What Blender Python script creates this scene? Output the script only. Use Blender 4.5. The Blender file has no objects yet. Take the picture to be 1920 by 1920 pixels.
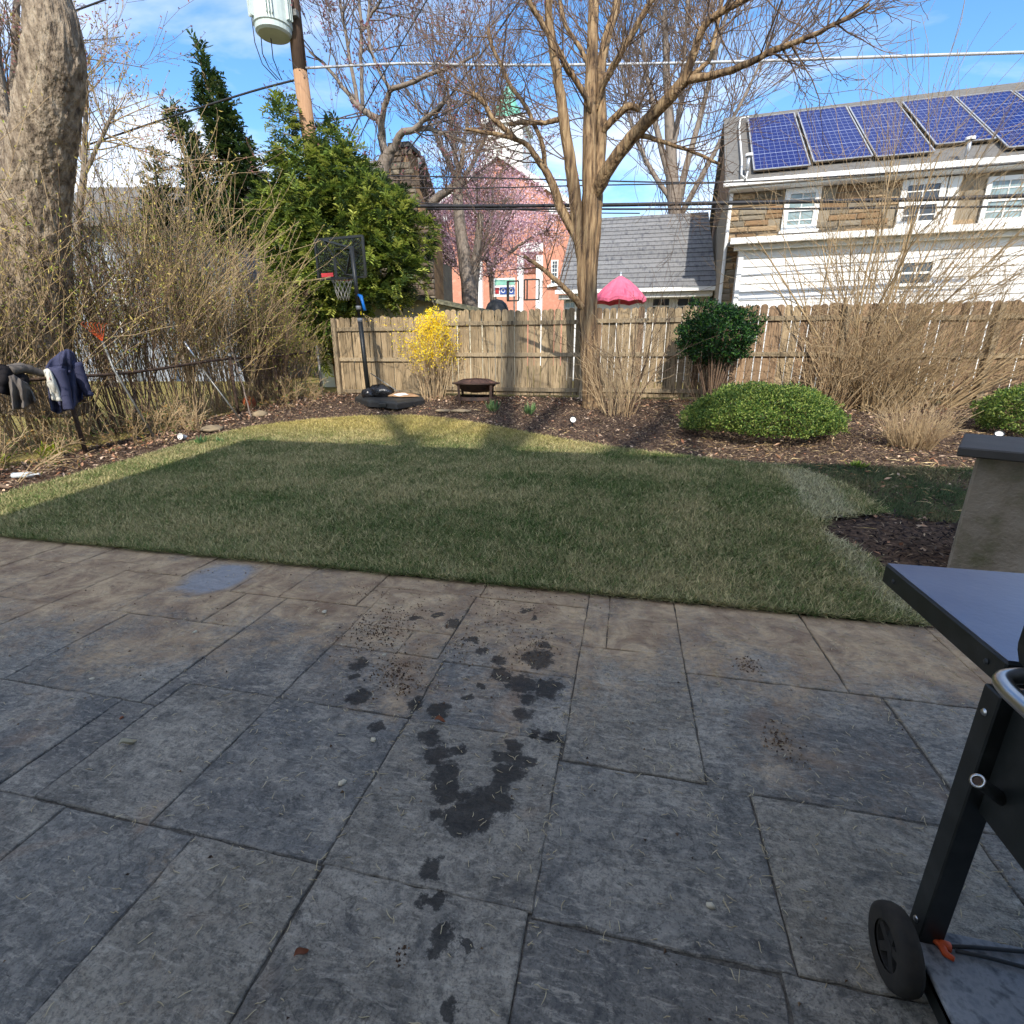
import bpy, math, random
import numpy as np
from mathutils import Vector, Matrix, noise as mnoise

R = math.radians
rnd = random.Random(7)
rng = np.random.default_rng(7)
scene = bpy.context.scene
COL = scene.collection

# ------------------------------------------------------------------ camera, sky, sun, exposure
CAM_H, PITCH, YAW, FPX = 1.45, R(17.25), R(12.5), 950.0
cam_d = bpy.data.cameras.new('camera')
cam = bpy.data.objects.new('camera', cam_d); COL.objects.link(cam)
cam.location = (0, 0, CAM_H); cam.rotation_euler = (math.pi / 2 - PITCH, 0, YAW)
cam_d.sensor_width = 36; cam_d.lens = FPX / 1920 * 36; cam_d.clip_start = 0.05; cam_d.clip_end = 2000
scene.camera = cam

SUN_EL, SUN_AZ = R(37), R(165.8)          # azimuth clockwise from +Y: behind the camera, a little to its right
world = bpy.data.worlds.new('World'); scene.world = world; world.use_nodes = True
wn, wl = world.node_tree.nodes, world.node_tree.links
bg = wn['Background']; bg.inputs['Strength'].default_value = 0.15
sky = wn.new('ShaderNodeTexSky'); sky.sky_type = 'NISHITA'; sky.sun_disc = False
sky.sun_elevation = SUN_EL; sky.sun_rotation = SUN_AZ
sky.air_density = 1.0; sky.dust_density = 0.3; sky.ozone_density = 3.5
tc = wn.new('ShaderNodeTexCoord')
sep = wn.new('ShaderNodeSeparateXYZ'); wl.new(tc.outputs['Generated'], sep.inputs[0])
zb = wn.new('ShaderNodeMath'); zb.operation = 'ADD'; zb.inputs[1].default_value = 0.22; wl.new(sep.outputs['Z'], zb.inputs[0])
zm = wn.new('ShaderNodeMath'); zm.operation = 'MAXIMUM'; zm.inputs[1].default_value = 0.12; wl.new(zb.outputs[0], zm.inputs[0])
dv = wn.new('ShaderNodeVectorMath'); dv.operation = 'DIVIDE'; wl.new(tc.outputs['Generated'], dv.inputs[0])
cb = wn.new('ShaderNodeCombineXYZ')
for k in 'XYZ': wl.new(zm.outputs[0], cb.inputs[k])
wl.new(cb.outputs[0], dv.inputs[1])
mp = wn.new('ShaderNodeMapping'); mp.inputs['Scale'].default_value = (0.9, 1.5, 0.3); mp.inputs['Location'].default_value = (3.1, 0.4, 0)
wl.new(dv.outputs[0], mp.inputs[0])
cn = wn.new('ShaderNodeTexNoise'); cn.inputs['Scale'].default_value = 1.1; cn.inputs['Detail'].default_value = 7; cn.inputs['Roughness'].default_value = 0.55; cn.inputs['Distortion'].default_value = 0.5
wl.new(mp.outputs[0], cn.inputs['Vector'])
cr = wn.new('ShaderNodeValToRGB'); cr.color_ramp.elements[0].position = 0.42; cr.color_ramp.elements[1].position = 0.66
cr.color_ramp.elements[0].color = (0, 0, 0, 1); cr.color_ramp.elements[1].color = (0.85, 0.85, 0.85, 1)
wl.new(cn.outputs['Fac'], cr.inputs[0])
mxs = wn.new('ShaderNodeMix'); mxs.data_type = 'RGBA'; wl.new(cr.outputs[0], mxs.inputs[0])
hs = wn.new('ShaderNodeHueSaturation'); hs.inputs['Saturation'].default_value = 1.18; hs.inputs['Value'].default_value = 1.0
wl.new(sky.outputs[0], hs.inputs['Color'])
wl.new(hs.outputs[0], mxs.inputs[6]); mxs.inputs[7].default_value = (5.2, 5.2, 5.3, 1)
wl.new(mxs.outputs[2], bg.inputs['Color'])

sun_d = bpy.data.lights.new('sun', 'SUN'); sun_d.energy = 3.0; sun_d.angle = R(0.53); sun_d.color = (1.0, 0.93, 0.82)
sun = bpy.data.objects.new('sun', sun_d); COL.objects.link(sun)
SDIR = Vector((-math.sin(SUN_AZ) * math.cos(SUN_EL), -math.cos(SUN_AZ) * math.cos(SUN_EL), -math.sin(SUN_EL)))
sun.rotation_euler = SDIR.to_track_quat('-Z', 'Y').to_euler(); sun.location = (3, -10, 20)
vs = scene.view_settings; vs.view_transform = 'Standard'; vs.look = 'None'; vs.exposure = 0.95; vs.gamma = 1; vs.use_curve_mapping = False
scene.cycles.max_bounces = 6; scene.cycles.transparent_max_bounces = 8
scene.cycles.use_denoising = True; scene.cycles.use_adaptive_sampling = True; scene.cycles.adaptive_threshold = 0.03

# ------------------------------------------------------------------ surveying helpers: photo pixel -> place on the site
FW = Vector((-math.sin(YAW) * math.cos(PITCH), math.cos(YAW) * math.cos(PITCH), -math.sin(PITCH)))
RT = Vector((math.cos(YAW), math.sin(YAW), 0)); UP = RT.cross(FW); CC = Vector((0, 0, CAM_H))
def ray(x, y): return FW * FPX + RT * (x - 960) + UP * (960 - y)
def at(x, y, Y):
    d = ray(x, y); return CC + d * (Y / d.y)
def atX(x, y, X):
    d = ray(x, y); return CC + d * (X / d.x)
def atZ(x, y, z):
    d = ray(x, y); return CC + d * ((z - CAM_H) / d.z)
def zg(y): return 0.55 * min(1.0, max(0.0, (y - 3.0) / 8.4))
def g(x, y):
    d = ray(x, y); lo, hi = 1e-4, 0.06
    for _ in range(50):
        m = (lo + hi) / 2; p = CC + d * m
        if p.z > zg(p.y): lo = m
        else: hi = m
    return CC + d * lo
def depth(p): return (Vector(p) - CC).dot(FW)
def wrad(p, wpx): return wpx * 0.5 * depth(p) / FPX
def S(r, g_, b):
    f = lambda c: (c / 255 / 12.92) if c / 255 <= 0.04045 else ((c / 255 + 0.055) / 1.055) ** 2.4
    return (f(r), f(g_), f(b))

# ------------------------------------------------------------------ materials
def nt(name):
    m = bpy.data.materials.new(name); m.use_nodes = True
    return m, m.node_tree.nodes, m.node_tree.links, m.node_tree.nodes['Principled BSDF']
def ramp(n, stops):
    r = n.new('ShaderNodeValToRGB'); e = r.color_ramp.elements
    while len(e) < len(stops): e.new(0.5)
    for i, (p, c) in enumerate(stops): e[i].position = p; e[i].color = (*c, 1)
    return r
def mat(name, c1, c2=None, c3=None, scale=5, stretch=(1, 1, 1), rough=0.8, bump=0.0, bscale=None, metal=0.0, var=0.0, spec=0.35, detail=5, coord='Object', lo=0.3, hi=0.7, dist=0.02, trans=0):
    m, n, l, b = nt(name)
    b.inputs['Roughness'].default_value = rough; b.inputs['Metallic'].default_value = metal
    b.inputs['Specular IOR Level'].default_value = spec
    c2 = c2 or tuple(x * 0.8 for x in c1)
    t = n.new('ShaderNodeTexCoord'); mp_ = n.new('ShaderNodeMapping'); mp_.inputs['Scale'].default_value = stretch
    l.new(t.outputs[coord], mp_.inputs[0])
    no = n.new('ShaderNodeTexNoise'); no.inputs['Scale'].default_value = scale; no.inputs['Detail'].default_value = detail; no.inputs['Roughness'].default_value = 0.6
    if var:
        oi = n.new('ShaderNodeObjectInfo'); ad = n.new('ShaderNodeVectorMath'); ad.operation = 'ADD'
        ml = n.new('ShaderNodeMath'); ml.operation = 'MULTIPLY'; ml.inputs[1].default_value = 40; l.new(oi.outputs['Random'], ml.inputs[0])
        l.new(mp_.outputs[0], ad.inputs[0]); l.new(ml.outputs[0], ad.inputs[1]); l.new(ad.outputs[0], no.inputs['Vector'])
    else: l.new(mp_.outputs[0], no.inputs['Vector'])
    stops = [(lo, c1), (hi, c2)] if not c3 else [(lo, c1), ((lo + hi) / 2, c2), (hi, c3)]
    r = ramp(n, stops); l.new(no.outputs['Fac'], r.inputs[0]); out = r.outputs[0]
    if var:
        h = n.new('ShaderNodeHueSaturation'); mr = n.new('ShaderNodeMapRange'); mr.inputs['To Min'].default_value = 1 - var; mr.inputs['To Max'].default_value = 1 + var
        l.new(oi.outputs['Random'], mr.inputs[0]); l.new(mr.outputs[0], h.inputs['Value']); l.new(out, h.inputs['Color']); out = h.outputs[0]
    l.new(out, b.inputs['Base Color'])
    if bump:
        n2 = n.new('ShaderNodeTexNoise'); n2.inputs['Scale'].default_value = bscale or scale * 3; n2.inputs['Detail'].default_value = 6
        l.new(mp_.outputs[0], n2.inputs['Vector'])
        bp = n.new('ShaderNodeBump'); bp.inputs['Strength'].default_value = bump; bp.inputs['Distance'].default_value = dist
        l.new(n2.outputs['Fac'], bp.inputs['Height']); l.new(bp.outputs[0], b.inputs['Normal'])
    return m
def leafmat(name, rough=0.5, translucent=0.3, tint=(1, 1, 1), spec=0.3):
    m, n, l, b = nt(name)
    a = n.new('ShaderNodeAttribute'); a.attribute_name = 'Col'
    b.inputs['Roughness'].default_value = rough; b.inputs['Specular IOR Level'].default_value = spec
    l.new(a.outputs['Color'], b.inputs['Base Color'])
    if translucent:
        t = n.new('ShaderNodeBsdfTranslucent'); l.new(a.outputs['Color'], t.inputs['Color'])
        mx = n.new('ShaderNodeMixShader'); mx.inputs[0].default_value = translucent
        l.new(b.outputs[0], mx.inputs[1]); l.new(t.outputs[0], mx.inputs[2])
        l.new(mx.outputs[0], n['Material Output'].inputs['Surface'])
    return m

# ------------------------------------------------------------------ mesh helpers
def tag(o, label=None, cat=None, group=None, kind=None):
    if label: o['label'] = label
    if cat: o['category'] = cat
    if group: o['group'] = group
    if kind: o['kind'] = kind
    return o
def empty(name, loc=(0, 0, 0), rz=0):
    o = bpy.data.objects.new(name, None); COL.objects.link(o); o.location = loc; o.rotation_euler = (0, 0, rz); o.empty_display_size = 0.2
    return o
def thing(name, label, cat, loc=(0, 0, 0), rz=0, group=None):
    return tag(empty(name, loc, rz), label, cat, group)
def link(name, me, m, parent=None, loc=None, rot=None):
    if m and not me.materials: me.materials.append(m)
    o = bpy.data.objects.new(name, me); COL.objects.link(o)
    if parent: o.parent = parent
    if loc is not None: o.location = loc
    if rot is not None: o.rotation_euler = rot
    return o
def mesh_np(name, V, F, col=None, smooth=False):
    """V (n,3), F (m,k) arrays"""
    V = np.asarray(V, dtype=np.float32); F = np.asarray(F, dtype=np.int32)
    me = bpy.data.meshes.new(name); k = F.shape[1]
    me.vertices.add(len(V)); me.vertices.foreach_set('co', V.ravel())
    me.loops.add(F.size); me.loops.foreach_set('vertex_index', F.ravel())
    me.polygons.add(len(F)); me.polygons.foreach_set('loop_start', np.arange(0, F.size, k, dtype=np.int32))
    me.polygons.foreach_set('loop_total', np.full(len(F), k, dtype=np.int32))
    me.polygons.foreach_set('use_smooth', np.full(len(F), smooth, dtype=bool))
    if col is not None:
        a = me.color_attributes.new('Col', 'FLOAT_COLOR', 'POINT')
        c = np.ones((len(V), 4), dtype=np.float32); c[:, :3] = col
        a.data.foreach_set('color', c.ravel())
    me.update(calc_edges=True); me.validate()
    return me
class MB:
    def __init__(s): s.v = []; s.f = []
    def add(s, V, F):
        b = len(s.v); s.v += [tuple(p) for p in V]; s.f += [tuple(i + b for i in f) for f in F]; return s
    def box(s, c, d, rz=0, M=None):
        x, y, z = d[0] / 2, d[1] / 2, d[2] / 2
        V = [Vector(p) for p in [(-x, -y, -z), (x, -y, -z), (x, y, -z), (-x, y, -z), (-x, -y, z), (x, -y, z), (x, y, z), (-x, y, z)]]
        if rz: m_ = Matrix.Rotation(rz, 3, 'Z'); V = [m_ @ p for p in V]
        if M: V = [M @ p for p in V]
        return s.add([p + Vector(c) for p in V], [(0, 3, 2, 1), (4, 5, 6, 7), (0, 1, 5, 4), (1, 2, 6, 5), (2, 3, 7, 6), (3, 0, 4, 7)])
    def bar(s, a, b, w, t, up=Vector((0, 0, 1))):
        """rectangular bar from a to b, w wide (sideways), t thick"""
        a, b = Vector(a), Vector(b); d = (b - a).normalized(); sd = d.cross(up)
        if sd.length < 1e-4: sd = d.cross(Vector((0, 1, 0)))
        sd.normalize(); u = sd.cross(d)
        V = []
        for p in (a, b):
            for i, j in ((-1, -1), (1, -1), (1, 1), (-1, 1)): V.append(p + sd * (w / 2 * i) + u * (t / 2 * j))
        return s.add(V, [(0, 3, 2, 1), (4, 5, 6, 7), (0, 1, 5, 4), (1, 2, 6, 5), (2, 3, 7, 6), (3, 0, 4, 7)])
    def tube(s, pts, r, n=8, cap=True):
        pts = [Vector(p) for p in pts]; k = len(pts)
        rr = r if hasattr(r, '__len__') else [r] * k
        V = []; prev = None
        for i, p in enumerate(pts):
            d = (pts[min(i + 1, k - 1)] - pts[max(i - 1, 0)]).normalized()
            if prev is None:
                u = d.cross(Vector((0.13, 0.31, 0.94)))
                if u.length < 0.05: u = d.cross(Vector((1, 0, 0)))
            else: u = prev - d * prev.dot(d)
            u.normalize(); prev = u; w = d.cross(u)
            for j in range(n):
                a = 2 * math.pi * j / n; V.append(p + (u * math.cos(a) + w * math.sin(a)) * rr[i])
        F = [(i * n + j, i * n + (j + 1) % n, (i + 1) * n + (j + 1) % n, (i + 1) * n + j) for i in range(k - 1) for j in range(n)]
        if cap: F += [tuple(reversed(range(n))), tuple(range((k - 1) * n, k * n))]
        return s.add(V, F)
    def lathe(s, prof, n=24, c=(0, 0, 0), M=None, close=False):
        V = []
        for r, z in prof:
            for j in range(n):
                a = 2 * math.pi * j / n; p = Vector((r * math.cos(a), r * math.sin(a), z))
                if M: p = M @ p
                V.append(p + Vector(c))
        k = len(prof)
        F = [(i * n + j, i * n + (j + 1) % n, (i + 1) * n + (j + 1) % n, (i + 1) * n + j) for i in range(k - 1 + (1 if close else 0)) for j in range(n)]
        if close: F = [tuple(q % (k * n) for q in f) for f in F]
        return s.add(V, F)
    def prism(s, poly, z0, z1, inset=0):
        """poly: list of (x,y); vertical walls z0..z1"""
        n = len(poly); V = [(x, y, z0) for x, y in poly] + [(x, y, z1) for x, y in poly]
        return s.add(V, [tuple(reversed(range(n))), tuple(range(n, 2 * n))] + [(i, (i + 1) % n, n + (i + 1) % n, n + i) for i in range(n)])
    def extr(s, poly, d):
        """poly: 3-D points, extruded by vector d"""
        d = Vector(d); n = len(poly); P_ = [Vector(p) for p in poly]; V = P_ + [p + d for p in P_]
        return s.add(V, [tuple(reversed(range(n))), tuple(range(n, 2 * n))] + [(i, (i + 1) % n, n + (i + 1) % n, n + i) for i in range(n)])
    def grid(s, fn, nu, nv):
        V = [fn(i / nu, j / nv) for j in range(nv + 1) for i in range(nu + 1)]
        return s.add(V, [(j * (nu + 1) + i, j * (nu + 1) + i + 1, (j + 1) * (nu + 1) + i + 1, (j + 1) * (nu + 1) + i) for j in range(nv) for i in range(nu)])
    def mesh(s, name, smooth=False):
        me = bpy.data.meshes.new(name); me.from_pydata([tuple(p) for p in s.v], [], s.f)
        if smooth: me.polygons.foreach_set('use_smooth', [True] * len(me.polygons))
        me.update(); return me
    def build(s, name, m, parent=None, smooth=False, bevel=0, loc=None, rot=None, autos=0):
        me = s.mesh(name, smooth); 
        import bmesh
        bm = bmesh.new(); bm.from_mesh(me); bmesh.ops.recalc_face_normals(bm, faces=bm.faces)
        if bevel: bmesh.ops.bevel(bm, geom=bm.edges[:], offset=bevel, segments=1, affect='EDGES', clamp_overlap=True)
        bm.to_mesh(me); bm.free()
        o = link(name, me, m, parent, loc, rot)
        return o
def rel(o, parent):
    """keep world place when parenting to an unrotated empty"""
    o.location = Vector(o.location) - parent.location
    return o
def pip(x, y, poly):
    inside = np.zeros(x.shape, bool); n = len(poly); j = n - 1
    for i in range(n):
        xi, yi = poly[i][:2]; xj, yj = poly[j][:2]
        c = ((yi > y) != (yj > y)) & (x < (xj - xi) * (y - yi) / ((yj - yi) if yj != yi else 1e-9) + xi)
        inside ^= c; j = i
    return inside
def zgv(y): return 0.55 * np.clip((y - 3.0) / 8.4, 0, 1)
def unit(a): return a / np.maximum(np.linalg.norm(a, axis=-1, keepdims=True), 1e-9)

# many tubes at once: list of (pts (k,3), radii (k,))
def tubes_np(lines, col=None):
    groups = {}
    for pts, rad in lines:
        s = 7 if rad[0] > 0.03 else (4 if rad[0] > 0.009 else 3)
        groups.setdefault((len(pts), s), []).append((pts, rad))
    Vs, Fs, base = [], [], 0
    for (k, s), L in groups.items():
        P = np.array([p for p, _ in L], dtype=np.float64); Rr = np.array([r for _, r in L])
        T = np.empty_like(P); T[:, 1:-1] = P[:, 2:] - P[:, :-2]; T[:, 0] = P[:, 1] - P[:, 0]; T[:, -1] = P[:, -1] - P[:, -2]
        T = unit(T); m0 = unit(P[:, -1] - P[:, 0])
        ref = np.where(np.abs(m0[:, :1]) < 0.7, np.array([[1.0, 0, 0]]), np.array([[0, 1.0, 0]]))[:, None, :]
        U = unit(ref - (ref * T).sum(-1, keepdims=True) * T); W = np.cross(T, U)
        a = np.arange(s) * 2 * math.pi / s
        V = P[:, :, None, :] + (U[:, :, None, :] * np.cos(a)[None, None, :, None] + W[:, :, None, :] * np.sin(a)[None, None, :, None]) * Rr[:, :, None, None]
        n = len(L); idx = np.arange(n * k * s).reshape(n, k, s) + base
        q = np.stack([idx[:, :-1], np.roll(idx, -1, 2)[:, :-1], np.roll(idx, -1, 2)[:, 1:], idx[:, 1:]], -1).reshape(-1, 4)
        Vs.append(V.reshape(-1, 3)); Fs.append(q); base += n * k * s
    return np.concatenate(Vs), np.concatenate(Fs)
def tubes_obj(name, lines, m, parent=None, off=None):
    V, F = tubes_np(lines)
    if off is not None: V = V - np.array(off)
    return link(name, mesh_np(name, V, F, smooth=True), m, parent)
def limb(pts):
    """[(px, py, Y, width px)] -> world polyline with radii"""
    P = [at(a, b, Y) for a, b, Y, w in pts]
    return np.array([tuple(p) for p in P]), np.array([wrad(p, q[3]) for p, q in zip(P, pts)])
def refine(line, k=4, wob=0.0):
    pts, rad = line; t = np.arange(len(pts)); tt = np.linspace(0, len(pts) - 1, (len(pts) - 1) * k + 1)
    # Catmull-Rom
    out = []
    for q in tt:
        i = min(int(q), len(pts) - 2); f = q - i
        p0, p1, p2, p3 = pts[max(i - 1, 0)], pts[i], pts[i + 1], pts[min(i + 2, len(pts) - 1)]
        out.append(0.5 * ((2 * p1) + (-p0 + p2) * f + (2 * p0 - 5 * p1 + 4 * p2 - p3) * f * f + (-p0 + 3 * p1 - 3 * p2 + p3) * f ** 3))
    o = np.array(out)
    if wob: o[1:-1] += rng.normal(0, wob, o[1:-1].shape)
    return o, np.interp(tt, t, rad)
def grow(out, p, d, L, r, lev, P, tips=None):
    n = P.get('n', 5); pts = [p]; step = L / (n - 1); d0 = d
    for i in range(n - 1):
        d0 = d0 + rng.normal(0, P['wander'], 3) + np.array([0, 0, P['up']]); d0 = d0 / np.linalg.norm(d0)
        p = p + d0 * step; pts.append(p)
    rad = np.linspace(r, max(r * P.get('taper', 0.35), P.get('rmin', 0.0022)), n); pts = np.array(pts)
    out.append((pts, rad))
    if tips is not None and lev <= P.get('tiplev', 0): tips.extend(pts[2:])
    if lev > 0:
        k = P['kids'][lev - 1]; k = int(k + rng.random())
        for _ in range(k):
            t = rng.uniform(P.get('t0', 0.25), 1.0); i = min(int(t * (n - 1)), n - 2); f = t * (n - 1) - i
            q = pts[i] * (1 - f) + pts[i + 1] * f; dd = pts[i + 1] - pts[i]; dd = dd / np.linalg.norm(dd)
            side = np.cross(dd, rng.normal(0, 1, 3)); side = side / (np.linalg.norm(side) + 1e-9)
            ang = math.radians(rng.uniform(*P.get('ang', (22, 60))))
            nd = dd * math.cos(ang) + side * math.sin(ang)
            rr = max((rad[i] * (1 - f) + rad[i + 1] * f) * P.get('rr', 0.62), P.get('rmin', 0.0022))
            grow(out, q, nd, L * rng.uniform(*P.get('lr', (0.45, 0.8))), rr, lev - 1, P, tips)
def sprout(out, line, count, L, P, lev, tips=None, t0=0.3, rr=0.5, ang=(30, 75), bias=None):
    """side branches off an existing limb"""
    pts, rad = line
    for _ in range(count):
        t = rng.uniform(t0, 1) * (len(pts) - 1); i = min(int(t), len(pts) - 2); f = t - i
        q = pts[i] * (1 - f) + pts[i + 1] * f; dd = unit(pts[i + 1] - pts[i])
        side = unit(np.cross(dd, rng.normal(0, 1, 3))); a = math.radians(rng.uniform(*ang))
        nd = dd * math.cos(a) + side * math.sin(a)
        if bias is not None: nd = unit(nd + np.array(bias))
        r0 = min(rad[i] * rr, P.get('rmax', 0.03)); grow(out, q, nd, L * rng.uniform(0.6, 1.3), max(r0, 0.003), lev, P, tips)
# leaf quads: rhombus per leaf
def leaves_np(C, D, N, ln, wd, col):
    C = np.asarray(C, float); n = len(C); D = unit(D); Sx = unit(np.cross(D, N)); ln = np.broadcast_to(ln, (n,))[:, None]; wd = np.broadcast_to(wd, (n,))[:, None]
    Nn = np.cross(Sx, D)
    V = np.stack([C, C + D * ln * 0.5 + Sx * wd * 0.5 + Nn * ln * 0.08, C + D * ln, C + D * ln * 0.5 - Sx * wd * 0.5 + Nn * ln * 0.08], 1).reshape(-1, 3)
    F = np.arange(n * 4).reshape(n, 4)
    return V, F, np.repeat(col, 4, axis=0)
def leaves_obj(name, C, D, N, ln, wd, col, m, parent=None, off=None, kind=None):
    V, F, c = leaves_np(C, D, N, ln, wd, col)
    if off is not None: V = V - np.array(off)
    o = link(name, mesh_np(name, V, F, col=c), m, parent)
    if kind: o['kind'] = kind
    return o
def mixcol(n, cols, jitter=0.12, w=None):
    cols = np.array(cols); i = rng.choice(len(cols), n, p=w); c = cols[i] * rng.uniform(1 - jitter, 1 + jitter, (n, 1))
    return c
def rdir(n): return unit(rng.normal(0, 1, (n, 3)))
def noisev(P, sc): return np.array([mnoise.noise(Vector(p) * sc) for p in P])

# ------------------------------------------------------------------ shared materials
M = {}
M['bark_brown'] = mat('bark_brown', S(66, 51, 38), S(134, 108, 78), S(168, 142, 106), scale=17, stretch=(1, 1, 0.10), bump=1.0, bscale=24, dist=0.05, lo=.36, hi=.62)
M['bark_grey'] = mat('bark_grey', S(104, 94, 84), S(136, 124, 112), S(74, 66, 58), scale=10, stretch=(1, 1, 0.3), bump=0.6, bscale=26, dist=0.03)
M['bark_old'] = mat('bark_old', S(78, 65, 53), S(140, 124, 104), S(174, 158, 136), scale=12, stretch=(1, 1, 0.42), bump=1.0, bscale=30, dist=0.06, lo=.34, hi=.66, detail=9)
M['twig'] = mat('twig', S(128, 106, 86), S(92, 74, 62), scale=3, rough=0.7)
M['twig_grey'] = mat('twig_grey', S(126, 112, 102), S(92, 80, 72), scale=3, rough=0.7)
M['twig_tan'] = mat('twig_tan', S(182, 158, 120), S(138, 116, 86), scale=3, rough=0.7)
M['straw_stem'] = mat('straw_stem', S(208, 184, 144), S(146, 120, 92), scale=5, rough=0.75)
M['leaf'] = leafmat('leaf', 0.45, 0.3)
M['leaf_matte'] = leafmat('leaf_matte', 0.8, 0.25, spec=0.15)
M['chip'] = leafmat('chip', 0.85, 0.0, spec=0.15)
M['black_metal'] = mat('black_metal', (0.012, 0.014, 0.013), (0.02, 0.022, 0.021), scale=14, rough=0.42, spec=0.5)
M['black_plastic'] = mat('black_plastic', S(40, 42, 44), S(54, 56, 58), scale=9, rough=0.5, bump=0.08)
M['steel'] = mat('steel', (0.6, 0.6, 0.58), (0.5, 0.5, 0.5), scale=8, rough=0.28, metal=1.0)
M['galv'] = mat('galv', S(150, 152, 150), S(112, 110, 104), scale=20, rough=0.5, metal=0.6)
M['white_paint'] = mat('white_paint', S(236, 236, 232), S(220, 220, 216), scale=4, rough=0.55)
M['glass_dark'] = mat('glass_dark', (0.03, 0.035, 0.04), (0.05, 0.055, 0.06), scale=2, rough=0.08, spec=0.6)
M['glass_pale'] = mat('glass_pale', S(150, 165, 165), S(110, 130, 130), scale=3, rough=0.12, spec=0.6)
M['roof_grey'] = mat('roof_grey', S(92, 90, 88), S(116, 113, 108), S(72, 71, 70), scale=7, stretch=(0.5, 1, 4), rough=0.95, bump=0.5, bscale=14)

# ------------------------------------------------------------------ ground, patio, lawn
def soil_mat():
    m, n, l, b = nt('soil')
    b.inputs['Roughness'].default_value = 0.95; b.inputs['Specular IOR Level'].default_value = 0.1
    ge = n.new('ShaderNodeNewGeometry')
    a = n.new('ShaderNodeTexNoise'); a.inputs['Scale'].default_value = 0.5; a.inputs['Detail'].default_value = 5
    c = n.new('ShaderNodeTexNoise'); c.inputs['Scale'].default_value = 28; c.inputs['Detail'].default_value = 6
    l.new(ge.outputs['Position'], a.inputs['Vector']); l.new(ge.outputs['Position'], c.inputs['Vector'])
    r1 = ramp(n, [(0.35, S(66, 54, 48)), (0.7, S(124, 102, 84))]); l.new(c.outputs['Fac'], r1.inputs[0])
    r2 = ramp(n, [(0.3, S(120, 116, 62)), (0.7, S(150, 132, 84))]); l.new(c.outputs['Fac'], r2.inputs[0])
    # beyond the yard's fences the ground is rough grass
    sp = n.new('ShaderNodeSeparateXYZ'); l.new(ge.outputs['Position'], sp.inputs[0])
    lt = n.new('ShaderNodeMath'); lt.operation = 'LESS_THAN'; lt.inputs[1].default_value = -7.5; l.new(sp.outputs['X'], lt.inputs[0])
    gt = n.new('ShaderNodeMath'); gt.operation = 'GREATER_THAN'; gt.inputs[1].default_value = 11.5; l.new(sp.outputs['Y'], gt.inputs[0])
    mx_ = n.new('ShaderNodeMath'); mx_.operation = 'MAXIMUM'; l.new(lt.outputs[0], mx_.inputs[0]); l.new(gt.outputs[0], mx_.inputs[1])
    mi = n.new('ShaderNodeMix'); mi.data_type = 'RGBA'; l.new(mx_.outputs[0], mi.inputs[0]); l.new(r1.outputs[0], mi.inputs[6]); l.new(r2.outputs[0], mi.inputs[7])
    l.new(mi.outputs[2], b.inputs['Base Color'])
    bp = n.new('ShaderNodeBump'); bp.inputs['Strength'].default_value = 0.9; bp.inputs['Distance'].default_value = 0.03
    l.new(c.outputs['Fac'], bp.inputs['Height']); l.new(bp.outputs[0], b.inputs['Normal'])
    return m
M['soil'] = soil_mat()
xs = np.unique(np.concatenate([np.linspace(-600, -12, 14), np.linspace(-12, 10, 45), np.linspace(10, 600, 14)]))
ys = np.unique(np.concatenate([np.linspace(-300, -2, 10), np.linspace(-2, 12, 57), [3.0, 11.4], np.linspace(12, 900, 20)]))
XX, YY = np.meshgrid(xs, ys)
bumpz = np.array([mnoise.noise(Vector((x * 0.9, y * 0.9, 0))) for x, y in zip(XX.ravel(), YY.ravel())]).reshape(XX.shape)
ZZ = zgv(YY) - 0.02 + np.where((YY > 3.2) & (YY < 11.4) & (np.abs(XX) < 9), 0.012 * bumpz, 0) - np.where(YY < 3.0, 0.03, 0)
V = np.stack([XX, YY, ZZ], -1).reshape(-1, 3); nx = len(xs)
I = np.arange(len(V)).reshape(XX.shape)
F = np.stack([I[:-1, :-1], I[:-1, 1:], I[1:, 1:], I[1:, :-1]], -1).reshape(-1, 4)
tag(link('ground', mesh_np('ground', V, F, smooth=True), M['soil']), kind='structure')

# wet splashes on the flagstones, surveyed as (px, py, radius px)
WET = [(560 + x / 3, 1020 + y / 3, r / 3) for x, y, r in [(345, 860, 55), (790, 930, 50), (655, 905, 45), (345, 680, 40), (310, 740, 22), (775, 400, 30), (865, 450, 36), (650, 420, 24), (1275, 375, 22), (1330, 425, 20), (1380, 570, 32), (970, 545, 24), (1030, 600, 24), (1120, 660, 36), (1345, 650, 66), (1150, 740, 52), (1250, 790, 72), (1400, 810, 72), (1295, 870, 36), (1265, 960, 48), (1320, 1065, 28), (1430, 1090, 36), (955, 860, 26), (1020, 800, 26), (435, 1040, 38)]]
WET += [(560 + x / 3, 1300 + y / 3, r / 3) for x, y, r in [(740, 240, 55), (780, 340, 60), (890, 320, 32), (830, 450, 66), (850, 540, 62), (1000, 640, 105), (1100, 610, 84), (930, 700, 92), (1030, 720, 70), (865, 785, 34), (1180, 440, 64), (1230, 375, 64), (1310, 370, 34), (1120, 350, 38), (1210, 295, 34), (1130, 520, 56), (775, 690, 38), (750, 990, 46), (760, 1175, 44), (800, 1385, 56), (915, 1410, 26), (860, 1775, 46)]]
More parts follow.
